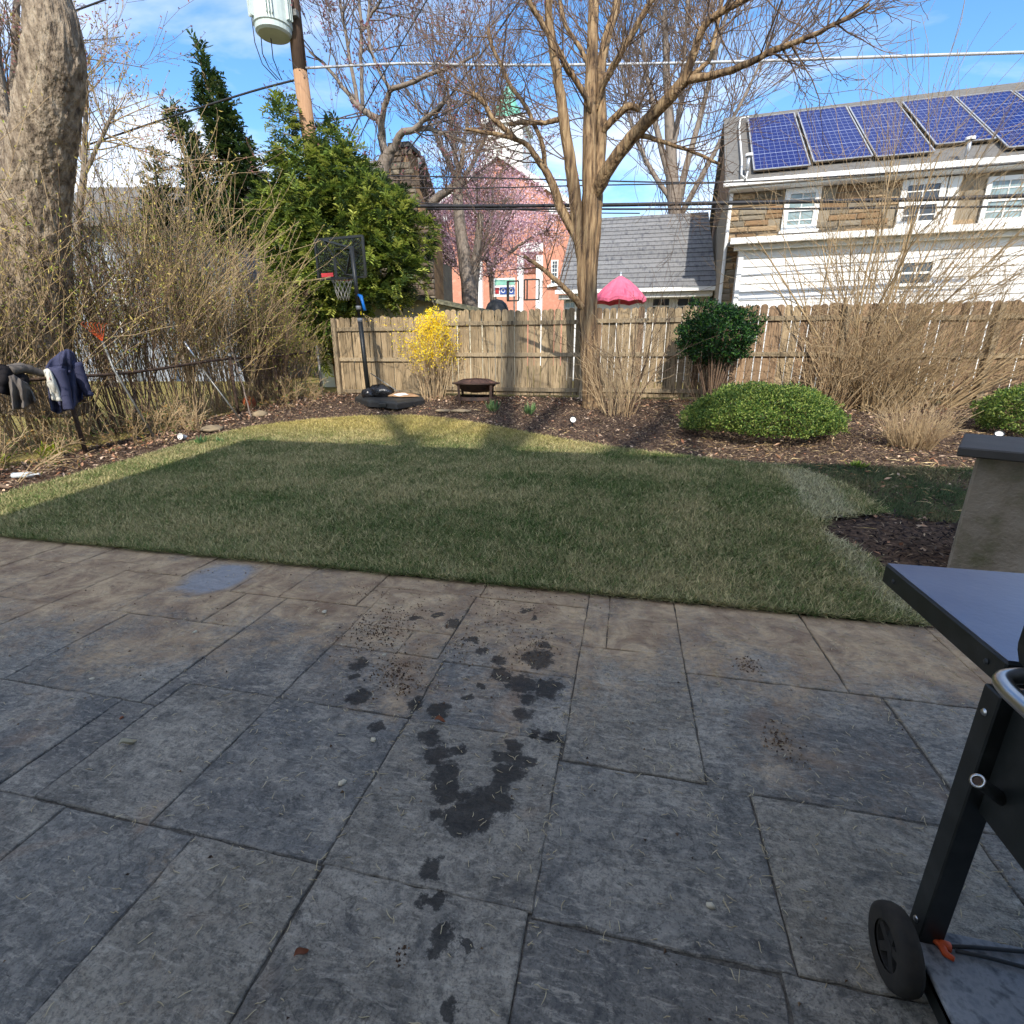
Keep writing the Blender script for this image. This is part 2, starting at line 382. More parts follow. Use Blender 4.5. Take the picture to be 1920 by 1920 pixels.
def stone_mat():
    m, n, l, b = nt('bluestone')
    ge = n.new('ShaderNodeNewGeometry'); oi = n.new('ShaderNodeObjectInfo')
    off = n.new('ShaderNodeVectorMath'); off.operation = 'ADD'
    mu = n.new('ShaderNodeMath'); mu.operation = 'MULTIPLY'; mu.inputs[1].default_value = 30; l.new(oi.outputs['Random'], mu.inputs[0])
    l.new(ge.outputs['Position'], off.inputs[0]); l.new(mu.outputs[0], off.inputs[1])
    def noise(sc, det=5, vec=None, rough=0.6, dist=0.0):
        q = n.new('ShaderNodeTexNoise'); q.inputs['Scale'].default_value = sc; q.inputs['Detail'].default_value = det; q.inputs['Roughness'].default_value = rough; q.inputs['Distortion'].default_value = dist
        l.new((vec or off.outputs[0]), q.inputs['Vector']); return q.outputs['Fac']
    def mixc(f, a, c):
        q = n.new('ShaderNodeMix'); q.data_type = 'RGBA'
        l.new(f, q.inputs[0])
        for sck, v in ((6, a), (7, c)):
            if isinstance(v, tuple): q.inputs[sck].default_value = (*v, 1)
            else: l.new(v, q.inputs[sck])
        return q.outputs[2]
    def fr(f, a, c):
        q = n.new('ShaderNodeMapRange'); q.inputs['From Min'].default_value = a; q.inputs['From Max'].default_value = c; q.interpolation_type = 'SMOOTHSTEP'; l.new(f, q.inputs[0]); return q.outputs[0]
    def mth(op, a, c):
        q = n.new('ShaderNodeMath'); q.operation = op
        for i, v in enumerate((a, c)):
            if isinstance(v, (int, float)): q.inputs[i].default_value = v
            else: l.new(v, q.inputs[i])
        return q.outputs[0]
    base = ramp(n, [(0.0, S(88, 90, 92)), (0.2, S(124, 123, 118)), (0.4, S(100, 100, 98)), (0.6, S(132, 127, 116)), (0.8, S(92, 93, 94)), (1.0, S(114, 111, 106))])
    base.color_ramp.interpolation = 'CONSTANT' if False else 'LINEAR'
    l.new(oi.outputs['Random'], base.inputs[0])
    big = noise(2.6, 5, dist=0.8); fine = noise(42, 6, rough=0.7); mid = noise(11, 6, dist=0.6)
    c = mixc(mth('MULTIPLY', fr(big, 0.42, 0.72), 0.7), base.outputs[0], S(164, 159, 148))
    c = mixc(mth('MULTIPLY', fr(mid, 0.46, 0.72), 0.65), c, S(66, 68, 70))
    c = mixc(mth('MULTIPLY', fr(fine, 0.44, 0.62), 0.5), c, S(50, 52, 54))
    mps = n.new('ShaderNodeMapping'); mps.inputs['Scale'].default_value = (1, 3.2, 1); mps.inputs['Rotation'].default_value = (0, 0, 0.35); l.new(off.outputs[0], mps.inputs[0])
    c = mixc(mth('MULTIPLY', fr(noise(17, 7, mps.outputs[0], rough=0.72, dist=0.9), 0.5, 0.66), 0.55), c, S(172, 167, 156))
    c = mixc(mth('MULTIPLY', fr(noise(150, 2, rough=0.6), 0.5, 0.66), 0.4), c, S(44, 44, 44))
    mpl = n.new('ShaderNodeMapping'); mpl.inputs['Scale'].default_value = (1, 2.0, 1); l.new(off.outputs[0], mpl.inputs[0])
    cont = noise(2.4, 8, mpl.outputs[0], rough=0.6, dist=1.4)  # dark ledge lines and paler treads: relief shading painted into the stone colour
    fc = mth('FRACT', mth('MULTIPLY', cont, 9.0), 0.0); ln_ = fr(mth('ABSOLUTE', mth('SUBTRACT', fc, 0.5), 0.0), 0.085, 0.01)
    ln_ = mth('MULTIPLY', ln_, fr(noise(3.4, 3, dist=0.5), 0.47, 0.56))
    c = mixc(mth('MULTIPLY', ln_, 0.42), c, S(34, 35, 38))
    led = mth('MULTIPLY', fr(fc, 0.5, 0.9), fr(noise(3.4, 3, dist=0.5), 0.45, 0.6)); c = mixc(mth('MULTIPLY', led, 0.22), c, S(150, 146, 138))
    rust = noise(1.7, 4, ge.outputs['Position'], dist=1.2)
    c = mixc(mth('MULTIPLY', fr(rust, 0.58, 0.8), 0.45), c, S(150, 116, 84))
    # tan sand and trampled soil washed out of the new sod, thickest along the lawn
    sp = n.new('ShaderNodeSeparateXYZ'); l.new(ge.outputs['Position'], sp.inputs[0])
    sand_n = noise(1.9, 7, ge.outputs['Position'], rough=0.65, dist=0.7)
    near = fr(mth('SUBTRACT', sp.outputs['Y'], mth('MULTIPLY', sp.outputs['X'], 0.10)), 1.2, 3.0)
    sand = fr(mth('ADD', mth('ADD', mth('MULTIPLY', near, 0.52), mth('MULTIPLY', sand_n, 1.15)), mth('MULTIPLY', mth('SUBTRACT', noise(34, 5, ge.outputs['Position'], rough=0.75), 0.5), 0.6)), 0.68, 1.08)
    bd_ = n.new('ShaderNodeVectorMath'); bd_.operation = 'DISTANCE'; bd_.inputs[1].default_value = (-2.62, 2.64, 0); l.new(ge.outputs['Position'], bd_.inputs[0])
    bare = fr(mth('ADD', bd_.outputs['Value'], mth('MULTIPLY', mth('SUBTRACT', sand_n, 0.5), 0.5)), 0.30, 0.14)   # one flagstone swept bare
    sand = mth('MULTIPLY', sand, mth('SUBTRACT', 1.0, bare)); c = mixc(mth('MULTIPLY', bare, 0.8), c, S(138, 142, 150))
    c = mixc(mth('MULTIPLY', sand, 0.85), c, mixc(fr(noise(5.0, 7, ge.outputs['Position'], rough=0.7, dist=1.0), 0.28, 0.72), S(124, 100, 78), S(190, 167, 134)))
    spk = fr(noise(120, 3, rough=0.5), 0.66, 0.76); c = mixc(mth('MULTIPLY', spk, 0.35), c, S(180, 178, 170))
    spd = fr(noise(90, 3, ge.outputs['Position'], rough=0.5), 0.64, 0.72); c = mixc(mth('MULTIPLY', spd, 0.5), c, S(40, 40, 40))
    # wet splashes
    wn_ = mth('MULTIPLY', mth('SUBTRACT', noise(24, 6, ge.outputs['Position'], rough=0.8), 0.5), 2.2); cur = None
    wc_ = n.new('ShaderNodeTexNoise'); wc_.inputs['Scale'].default_value = 11; wc_.inputs['Detail'].default_value = 5; wc_.inputs['Roughness'].default_value = 0.65; l.new(ge.outputs['Position'], wc_.inputs['Vector'])
    ws = n.new('ShaderNodeVectorMath'); ws.operation = 'SUBTRACT'; ws.inputs[1].default_value = (.5, .5, .5); l.new(wc_.outputs['Color'], ws.inputs[0])
    wm = n.new('ShaderNodeVectorMath'); wm.operation = 'SCALE'; wm.inputs['Scale'].default_value = 0.13; l.new(ws.outputs[0], wm.inputs[0])
    wp = n.new('ShaderNodeVectorMath'); wp.operation = 'ADD'; l.new(ge.outputs['Position'], wp.inputs[0]); l.new(wm.outputs[0], wp.inputs[1])
    wz = n.new('ShaderNodeVectorMath'); wz.operation = 'MULTIPLY'; wz.inputs[1].default_value = (1, 1, 0); l.new(wp.outputs[0], wz.inputs[0])
    for x, y, r in WET:
        p = atZ(x, y, 0); q = n.new('ShaderNodeVectorMath'); q.operation = 'DISTANCE'; q.inputs[1].default_value = (p.x, p.y, 0)
        l.new(wz.outputs[0], q.inputs[0]); rr = r * depth(p) / FPX * 1.25
        v = mth('DIVIDE', q.outputs['Value'], rr); cur = v if cur is None else mth('MINIMUM', cur, v)
    wet = fr(mth('ADD', cur, mth('ADD', wn_, mth('MULTIPLY', mth('SUBTRACT', fine, 0.5), 0.5))), 1.22, 0.82)
    hsv = n.new('ShaderNodeHueSaturation'); hsv.inputs['Value'].default_value = 0.17; hsv.inputs['Saturation'].default_value = 0.9; l.new(c, hsv.inputs['Color'])
    c = mixc(wet, c, hsv.outputs[0])
    ring = mth('MULTIPLY', fr(mth('ADD', cur, wn_), 1.35, 1.1), mth('SUBTRACT', 1.0, wet))
    c = mixc(mth('MULTIPLY', ring, 0.12), c, S(150, 150, 146))
    fin = n.new('ShaderNodeMix'); fin.data_type = 'RGBA'; fin.blend_type = 'MULTIPLY'; fin.inputs[0].default_value = 1.0; l.new(c, fin.inputs[6]); fin.inputs[7].default_value = (1.26, 1.20, 1.12, 1); l.new(fin.outputs[2], b.inputs['Base Color'])
    rg = n.new('ShaderNodeMapRange'); rg.inputs['To Min'].default_value = 0.72; rg.inputs['To Max'].default_value = 0.5; l.new(wet, rg.inputs[0]); l.new(rg.outputs[0], b.inputs['Roughness'])
    b.inputs['Specular IOR Level'].default_value = 0.4
    # cleft relief: long low ridges
    mp_ = n.new('ShaderNodeMapping'); mp_.inputs['Scale'].default_value = (1, 2.2, 1); l.new(off.outputs[0], mp_.inputs[0])
    rel_ = noise(3.2, 9, mp_.outputs[0], rough=0.62, dist=1.6)
    st = n.new('ShaderNodeMath'); st.operation = 'SNAP'; st.inputs[1].default_value = 0.09; l.new(rel_, st.inputs[0])
    hh = mth('ADD', mth('MULTIPLY', st.outputs[0], 0.5), mth('ADD', mth('MULTIPLY', rel_, 0.6), mth('MULTIPLY', fine, 0.16)))
    bp = n.new('ShaderNodeBump'); bp.inputs['Strength'].default_value = 1.0; bp.inputs['Distance'].default_value = 0.045
    l.new(hh, bp.inputs['Height']); l.new(bp.outputs[0], b.inputs['Normal'])
    return m
M['bluestone'] = stone_mat()
M['joint'] = mat('joint_grit', S(112, 106, 96), S(52, 49, 46), scale=90, rough=0.95, bump=0.8, bscale=160, dist=0.006)
patio = MB().box((-1.9, 0.98, -0.040), (9.6, 3.94, 0.07)).build('patio', M['joint']); tag(patio, kind='structure')
RECTS = [  # x0, x1, y0, y1 of every flagstone in the ashlar pattern
    (-3.0, -2.42, 0.30, 0.98), (-2.42, -1.75, 0.30, 0.98), (-1.75, -1.24, 0.30, 0.98), (-1.24, -0.79, 0.30, 0.98), (-0.79, -0.17, 0.30, 0.98), (-0.17, 0.46, 0.30, 0.97), (0.46, 1.10, 0.30, 0.98), (1.10, 1.75, 0.30, 0.98), (1.75, 2.6, 0.30, 0.98),
    (-3.4, -2.77, 0.98, 1.47), (-2.77, -2.08, 0.98, 1.47), (-2.08, -1.90, 0.98, 1.47), (-1.99, -1.90, 1.47, 1.63), (-1.52, -1.42, 2.49, 2.76), (-1.90, -1.42, 0.98, 1.63), (-1.42, -0.80, 0.98, 1.63), (-0.80, -0.16, 0.98, 1.63),
    (-0.16, 0.50, 0.97, 1.54), (0.50, 1.16, 0.98, 1.53), (1.16, 1.85, 0.98, 1.53), (1.85, 2.6, 0.98, 1.75),
    (-3.36, -2.77, 1.47, 2.12), (-2.77, -1.99, 1.47, 2.12), (-1.99, -1.42, 1.63, 2.49), (-1.42, -0.80, 1.63, 2.07), (-0.80, -0.15, 1.63, 2.05),
    (-0.15, 0.36, 1.54, 2.34), (0.36, 1.19, 1.53, 2.21), (1.19, 1.85, 1.53, 2.21), (1.85, 2.6, 1.75, 2.4),
    (-1.42, -1.06, 2.07, 2.29), (-1.06, -0.84, 2.07, 2.29), (-0.84, -0.15, 2.05, 2.76), (-1.42, -0.84, 2.29, 2.76), (-1.52, -0.82, 2.76, 2.955), (-0.82, -0.15, 2.76, 2.955),
    (-0.15, -0.02, 2.34, 2.955), (-0.02, 0.36, 2.34, 2.95), (0.36, 1.06, 2.21, 2.95), (1.06, 1.70, 2.21, 2.94), (1.70, 2.6, 2.4, 2.94),
    (-2.05, -1.52, 2.49, 2.96), (-2.41, -2.05, 2.49, 2.965), (-2.90, -2.41, 2.49, 2.97), (-2.28, -1.99, 2.12, 2.49), (-2.88, -2.28, 2.12, 2.49),
    (-3.36, -2.90, 2.62, 2.97), (-3.36, -2.88, 2.12, 2.62), (-3.84, -3.36, 2.74, 2.98), (-4.30, -3.84, 2.64, 2.98), (-3.84, -3.36, 2.12, 2.74), (-4.30, -3.84, 2.12, 2.64),
    (-4.0, -3.36, 1.47, 2.12), (-4.1, -3.4, 0.80, 1.47), (-4.75, -4.0, 1.30, 2.12), (-4.75, -4.30, 2.12, 2.60), (-4.85, -4.30, 2.60, 2.98), (-5.4, -4.75, 1.70, 2.60), (-5.5, -4.85, 2.60, 2.98), (-6.1, -5.4, 1.9, 2.60), (-6.1, -5.5, 2.60, 2.98), (-6.65, -6.1, 2.2, 2.98),
    (-3.9, -3.0, 0.1, 0.80), (0.46, 1.4, -0.4, 0.30), (1.4, 2.6, -0.4, 0.30), (-0.8, 0.46, -0.4, 0.30), (-2.2, -0.8, -0.4, 0.30)]
def flag(x0, x1, y0, y1):
    gp = 0.0026; cx, cy = (x0 + x1) / 2, (y0 + y1) / 2; w, h = x1 - x0 - 2 * gp, y1 - y0 - 2 * gp
    per = []
    def edge(a, b):
        L = math.hypot(b[0] - a[0], b[1] - a[1]); k = max(2, int(L / 0.045))
        for i in range(k):
            t = i / k; jx = 0 if i == 0 else rnd.gauss(0, 0.0019); per.append((a[0] + (b[0] - a[0]) * t + jx, a[1] + (b[1] - a[1]) * t + jx * rnd.choice((-1, 1))))
    q = [(-w / 2, -h / 2), (w / 2, -h / 2), (w / 2, h / 2), (-w / 2, h / 2)]
    q = [(a + rnd.uniform(-.003, .003), b + rnd.uniform(-.003, .003)) for a, b in q]
    for i in range(4): edge(q[i], q[(i + 1) % 4])
    n = len(per); dz = rnd.uniform(-0.001, 0.004); tx, ty = rnd.gauss(0, 0.0018), rnd.gauss(0, 0.0018)
    zf = lambda x, y: dz + tx * x + ty * y
    ins = [(x * (1 - 0.007 / w), y * (1 - 0.007 / h)) for x, y in per]
    V = [(x, y, -0.04) for x, y in per] + [(x, y, zf(x, y) - 0.003 - rnd.random() * 0.002) for x, y in per] + [(x, y, zf(x, y)) for x, y in ins]
    F = [tuple(range(2 * n, 3 * n))]
    for a in (0, n): F += [(a + i, a + (i + 1) % n, a + n + (i + 1) % n, a + n + i) for i in range(n)]
    me = bpy.data.meshes.new('flagstone'); me.from_pydata(V, [], F); me.update()
    return link('flagstone', me, M['bluestone'], patio, loc=(cx, cy, 0))
for r_ in RECTS: flag(*r_)

# lawn: fresh sod laid in strips
LAWN = [(-6.25, 2.965), (-6.2, 5.3), (-6.25, 6.6), (-6.1, 7.4), (-5.5, 8.1), (-4.8, 8.55), (-3.9, 8.78), (-3.0, 8.55), (-2.1, 8.05), (-0.8, 7.2), (0.3, 6.7), (1.2, 6.42), (1.95, 6.25), (2.25, 5.6), (2.3, 4.85), (1.75, 4.62), (1.6, 4.3), (1.75, 3.9), (1.8, 3.4), (1.72, 2.955)]
M['sod'] = mat('sod_soil', S(90, 88, 62), S(122, 112, 82), scale=6, rough=1.0, bump=0.5, bscale=50, spec=0.05)
lx, ly = np.meshgrid(np.arange(-6.5, 2.5, 0.1), np.arange(2.955, 8.9, 0.1))
ins = pip(lx + 0.05, ly + 0.05, LAWN); cells = np.argwhere(ins); lv, lf = [], []
for (j, i) in cells:
    x, y = lx[j, i], ly[j, i]; b_ = len(lv)
    for dx, dy in ((0, 0), (0.1, 0), (0.1, 0.1), (0, 0.1)): lv.append((x + dx, y + dy, zg(y + dy) + 0.012))
    lf.append((b_, b_ + 1, b_ + 2, b_ + 3))
tag(link('lawn', mesh_np('lawn', lv, lf), M['sod']), kind='structure')
PALE = [[tuple(g(*p)[:2]) for p in q] for q in ([(1462, 884), (1535, 884), (1615, 972), (1522, 976)], [(1532, 996), (1600, 1004), (1640, 1080), (1740, 1172), (1690, 1166), (1600, 1080)])]
def field(x, y, sc, seed=0):
    """cheap value noise on a grid, vectorised"""
    r2 = np.random.default_rng(seed); G = r2.random((64, 64)); u, v = (x * sc) % 63, (y * sc) % 63
    i, j = u.astype(int), v.astype(int); f, h = u - i, v - j; f, h = f * f * (3 - 2 * f), h * h * (3 - 2 * h)
    return (G[i, j] * (1 - f) + G[i + 1, j] * f) * (1 - h) + (G[i, j + 1] * (1 - f) + G[i + 1, j + 1] * f) * h
def blades(name, n, xr, yr, poly, cols, hgt, wid, lay, label, dens=None, zoff=0.012, cat='grass', palette=None):
    x = rng.uniform(*xr, n); y = yr[0] + (yr[1] - yr[0]) * rng.random(n) ** 1.35
    k = pip(x + rng.normal(0, 0.025, n), y + np.where(y > 3.1, rng.normal(0, 0.02, n), np.abs(rng.normal(0, 0.012, n)) + 0.02 * field(x + 30, y, 4.0, 4)), poly)
    x, y = x[k], y[k]; n = len(x)
    if dens is not None:
        k = rng.random(n) < dens(x, y); x, y = x[k], y[k]; n = len(x)
    P0 = np.stack([x, y, zgv(y) + zoff], -1)
    a = rng.uniform(0, 2 * math.pi, n); ln = hgt * rng.uniform(0.5, 1.3, n)
    tilt = np.clip(rng.normal(lay, 0.25, n), 0.05, 1.45)
    d = np.stack([np.sin(tilt) * np.cos(a), np.sin(tilt) * np.sin(a), np.cos(tilt)], -1)
    sd = np.stack([-np.sin(a), np.cos(a), np.zeros(n)], -1); w = wid * rng.uniform(0.7, 1.3, n)
    V = np.stack([P0 - sd * w[:, None] / 2, P0 + sd * w[:, None] / 2, P0 + d * ln[:, None]], 1).reshape(-1, 3)
    col = palette(x, y, n)
    o = link(name, mesh_np(name, V, np.arange(3 * n).reshape(n, 3), col=np.repeat(col, 3, 0)), M['leaf_matte'])
    return tag(o, label, cat, kind='stuff')
def sod_palette(x, y, n):
    f = 0.55 * field(x + 20, y, 1.7, 1) + 0.45 * field(x + 20, y, 6.5, 2)
    strip = (np.floor((y + 0.12 * field(x + 20, y, 0.7, 5)) / 0.61) % 2) * 0.10
    q = np.clip((f - 0.5) * 0.8 + 0.36 + strip + rng.normal(0, 0.36, n), 0, 1)[:, None]
    c = np.array(S(94, 120, 62)) * (1 - q) + np.array(S(222, 204, 154)) * q
    far = np.clip((y - 6.6) / 1.2, 0, 1)[:, None]; c = c * (1 - 0.55 * far) + np.array(S(226, 202, 122)) * 0.55 * far  # sunlit back strip: sunshine painted into the blade colour as paler yellow
    xj, yj = x + rng.normal(0, .05, n), y + rng.normal(0, .05, n); pale = pip(xj, yj, PALE[0]) | pip(xj, yj, PALE[1]); k = pale & (rng.random(n) < 0.86)
    c[k] = np.array(S(212, 204, 164)) * rng.uniform(0.8, 1.1, (k.sum(), 1))
    return c * rng.uniform(0.4, 1.35, (n, 1))
blades('sod_grass', 950000, (-6.4, 2.4), (2.94, 8.9), LAWN, None, 0.056, 0.0070, 1.16, 'short dense sod grass, half straw coloured, covering the lawn', palette=sod_palette,
       dens=lambda x, y: np.clip(1.15 - 0.10 * (y - 3), 0.45, 1))
ROUGH = [(1.9, 6.4), (3.9, 6.55), (4.6, 6.2), (4.6, 4.6), (2.4, 4.75), (2.2, 5.2)]
def rough_palette(x, y, n):
    q = np.clip(field(x, y, 3, 3) + rng.normal(-0.15, 0.3, n), 0, 1)[:, None]
    return (np.array(S(78, 100, 66)) * (1 - q) + np.array(S(150, 138, 100)) * q) * rng.uniform(0.7, 1.2, (n, 1))
blades('thin_grass', 70000, (1.8, 4.7), (4.5, 6.7), ROUGH, None, 0.06, 0.006, 0.8, 'thin patchy old grass over bare soil beside the stucco pillar', palette=rough_palette, zoff=-0.01,
       dens=lambda x, y: np.clip(field(x, y, 2.2, 9) * 1.6 - 0.1, 0, 1))

# mulch bed: shredded bark, straw and fallen leaves
def chips(name, n, region, cols, w, ln, wd, label, cat, flat=0.35, up=0.008):
    x = rng.uniform(-7.6, 7.5, n); y = rng.uniform(2.9, 11.5, n); k = region(x, y); x, y = x[k], y[k]; n = len(x)
    a = rng.uniform(0, 2 * math.pi, n); D = np.stack([np.cos(a), np.sin(a), rng.normal(0, flat, n)], -1)
    N = unit(np.stack([rng.normal(0, 0.5, n), rng.normal(0, 0.5, n), np.ones(n)], -1))
    C = np.stack([x, y, zgv(y) - 0.012 + rng.uniform(0.004, up + 0.012, n)], -1)
    C[:, 2] = np.where(pip(x, y, LAWN), C[:, 2] + 0.05, C[:, 2])
    o = leaves_obj(name, C, D, N, ln * rng.uniform(0.5, 1.5, n), wd * rng.uniform(0.6, 1.4, n), mixcol(n, cols, 0.25, w), M['chip'])
    return tag(o, label, cat, kind='stuff')
bed = lambda x, y: (~pip(x, y, LAWN)) & (y > 2.99) & (x > -7.5) & ((x < 1.6) | (y > 6.2) | (rng.random(len(x)) < 0.35)) 
chips('mulch', 150000, bed, [S(74, 64, 60), S(50, 44, 44), S(112, 94, 82), S(152, 130, 108), S(188, 166, 136)], [0.32, 0.22, 0.24, 0.14, 0.08], 0.05, 0.011, 'dark shredded bark mulch over the planting beds', 'mulch')
pile = lambda x, y: pip(x, y, [(1.75, 3.0), (1.78, 3.9), (1.65, 4.3), (1.85, 4.6), (2.3, 4.8), (3.3, 4.7), (3.2, 3.0)])
chips('bark_pile', 60000, pile, [S(46, 40, 42), S(30, 27, 30), S(76, 66, 62), S(112, 100, 90)], [0.4, 0.3, 0.2, 0.1], 0.045, 0.013, 'heap of dark bark mulch at the foot of the stucco pillar', 'mulch', 0.45, 0.03)
litter = lambda x, y: (~pip(x, y, LAWN)) & (y > 3.1) & (((x < -6.35) & (rng.random(len(x)) < np.clip((-6.1 - x) / 1.0, 0.15, 1))) | ((y > 10.3) & (rng.random(len(x)) < 0.55)) | (rng.random(len(x)) < 0.13))
chips('leaf_litter', 26000, litter, [S(176, 134, 106), S(196, 160, 134), S(140, 98, 74), S(206, 180, 156)], None, 0.06, 0.032, 'fallen tan leaves scattered over the beds', 'leaves', 0.4, 0.02)
strawr = lambda x, y: (~pip(x, y, LAWN)) & (y > 3.0) & (rng.random(len(x)) < np.where((x > 0.5) & (y > 6), 0.75, 0.14))
chips('straw', 15000, strawr, [S(196, 168, 116), S(170, 138, 92), S(214, 190, 140)], None, 0.13, 0.006, 'dry straw stalks strewn over the mulch', 'straw', 0.15, 0.03)

# ------------------------------------------------------------------ the house behind the camera whose shadow covers patio and lawn
M['own_wall'] = mat('house_render', S(190, 182, 168), S(170, 162, 150), scale=3, rough=0.9, bump=0.2)
hz = 6.25; hy = -1.25; hx0 = -3.5
hh = thing('rear_house', 'house behind the patio that throws its shadow over the lawn', 'house', (3, -5, 0))
MB().box((0.3, -0.7, 3.05), (12.4, 7.4, 6.1)).build('wall', M['own_wall'], hh)
MB().add([(hx0 - 3, hy + 5, hz - 0.1), (9.6 - 3, hy + 5, hz - 0.1), (9.6 - 3, -10 + 5, hz - 0.1), (hx0 - 3, -10 + 5, hz - 0.1), (hx0 - 3, hy + 5, hz), (9.6 - 3, hy + 5, hz), (9.6 - 3, -10 + 5, hz), (hx0 - 3, -10 + 5, hz), (hx0 - 1, -0.7, hz + 1.5), (4.6, -0.7, hz + 1.5)],
         [(0, 1, 2, 3), (0, 4, 5, 1), (1, 5, 6, 2), (2, 6, 7, 3), (3, 7, 4, 0), (4, 8, 9, 5), (5, 9, 6), (6, 9, 8, 7), (7, 8, 4)]).build('roof', M['roof_grey'], hh)
for x, z, w, h in ((-4.4, 4.6, 1.1, 1.4), (-1, 4.6, 1.1, 1.4), (2.6, 4.6, 1.1, 1.4), (-4.2, 1.7, 1.4, 1.3), (3.2, 1.7, 1.4, 1.3)):
    w_ = MB().box((x, 3.02, z), (w, 0.1, h)).build('window', M['white_paint'], hh); MB().box((x, 3.075, z), (w - 0.16, 0.03, h - 0.16)).build('pane', M['glass_dark'], w_)
d_ = MB().box((0, 3.02, 1.08), (1.7, 0.1, 2.1)).build('door', M['white_paint'], hh); MB().box((0, 3.075, 1.15), (1.4, 0.03, 1.7)).build('pane', M['glass_dark'], d_)

# ------------------------------------------------------------------ board fence along the back of the yard
FY = 11.4
def wood(name, a, b_, c, var=0.16):
    return mat(name, a, b_, c, scale=4.5, stretch=(9, 9, 0.55), rough=0.9, bump=0.35, bscale=9, var=var, spec=0.15, lo=0.36, hi=0.64, detail=8)
M['fence_tan'] = wood('fence_tan', S(134, 115, 88), S(170, 150, 120), S(86, 75, 58), .24)
M['fence_red'] = wood('fence_red', S(130, 104, 80), S(154, 130, 104), S(82, 66, 52), 0.28)
M['fence_rail'] = wood('fence_rail', S(134, 118, 94), S(160, 144, 118), S(96, 84, 68))
fence = thing('wooden_fence', 'weathered board fence with rounded picket tops along the back of the yard', 'fence', (0, FY, 0.55))
def picket_mesh(w, h):
    n = 7; top = [(w / 2 * math.cos(math.pi * i / n), h - 0.05 + 0.05 * math.sin(math.pi * i / n)) for i in range(n + 1)]
    prof = [(-w / 2, 0), (w / 2, 0)] + top
    return MB().extr([(x, 0, z) for x, z in prof], (0, 0.019, 0)).mesh('picket')
PM = [picket_mesh(0.134, 1.78), picket_mesh(0.128, 1.80), picket_mesh(0.14, 1.77)]
PMR = [p.copy() for p in PM]
x = -6.72; k = 0
while x < 7.4:
    first = x < -4.35; red = x > -0.7 and rnd.random() < min(1.0, 0.45 + 0.14 * max(0, x))
    gap = rnd.choice((0.003, 0.004, 0.006, 0.010)) if x < 1.9 else rnd.choice((0.004, 0.007, 0.012, 0.018))
    me = rnd.choice(PMR if red else PM)
    o = link('picket', me, M['fence_red'] if red else M['fence_tan'], fence, loc=(x, 0.0 + rnd.uniform(-.003, .003), 0.04 - (0.10 if first else 0) + rnd.uniform(-0.012, 0.012)), rot=(rnd.gauss(0, .004), rnd.gauss(0, .006), rnd.gauss(0, .01)))
    x += 0.138 + gap; k += 1
for a, b_, dz in ((-6.75, -4.3, -0.09), (-4.3, -0.97, 0), (-0.97, 1.5, 0.02), (1.5, 3.95, 0.02), (3.95, 6.4, 0.0), (6.4, 7.6, 0.0)):
    for z in (0.15, 0.89, 1.55):
        MB().box(((a + b_) / 2, -0.024, z + dz + rnd.uniform(-.01, .01)), (b_ - a - 0.012, 0.04, 0.085)).build('rail', M['fence_rail'], fence, bevel=0.004)
for x, h in ((-6.75, 1.70), (-4.3, 1.74), (-0.97, 1.86), (1.5, 1.78), (3.95, 1.78), (6.4, 1.78)):
    p_ = MB().box((x, -0.085, h / 2 - 0.05), (0.095, 0.08, h + 0.1)).build('post', M['fence_rail'], fence, bevel=0.005)
    if abs(x + 0.97) < 0.01:
        MB().lathe([(0.0, 0), (0.03, 0.005), (0.026, 0.03), (0.05, 0.075), (0.045, 0.12), (0.018, 0.17), (0.0, 0.19)], 10, (x, -0.085, h)).build('finial', M['fence_rail'], p_, smooth=True)

# ------------------------------------------------------------------ chain-link fence on the left boundary
CX = -7.22
M['rust'] = mat('rusty_pipe', S(86, 68, 56), S(58, 46, 40), S(112, 90, 72), scale=14, rough=0.85, bump=0.3)
cl = thing('chain_link_fence', 'rusty chain link fence with pipe top rail below the left hedge', 'fence', (CX, 7, 0.2))
o_ = cl.location
rail = [Vector((CX, y, zg(y) + 1.0 + 0.025 * math.sin(y * 1.7))) - o_ for y in np.arange(1.5, 11.3, 0.5)]
MB().tube(rail, 0.022, 8).build('top_rail', M['rust'], cl, smooth=True)
for i, y in enumerate((2.6, 5.45, 8.4, 11.25)):
    lean = 0.05 if i == 1 else 0.0
    pst = MB().tube([Vector((CX + 0.03, y, zg(y) - 0.1)) - o_, Vector((CX + 0.03, y - lean, zg(y) + 1.07)) - o_], 0.028 if i < 3 else 0.034, 8).build('post', M['galv'] if i == 3 else M['rust'], cl, smooth=True)
    MB().lathe([(0.04, 0), (0.04, 0.02), (0.02, 0.05), (0.0, 0.055)], 10, Vector((CX + 0.03, y - lean, zg(y) + 1.07)) - o_).build('post_cap', M['galv'], pst, smooth=True)
wires = []
for y in np.arange(0.6, 11.2, 0.062):
    for s in (-1, 1):
        ya, yb = (y, y + 1.0 * s); p = []
        for t in np.linspace(0, 1, 5):
            yy = ya + (yb - ya) * t; p.append((CX + 0.004 * s, yy, zg(yy) + 0.02 + 0.96 * t))
        if min(ya, yb) > 0.5 and max(ya, yb) < 11.25: wires.append((np.array(p) - np.array(o_), np.full(5, 0.0017)))
tubes_obj('wire_mesh', wires, M['rust'], cl)

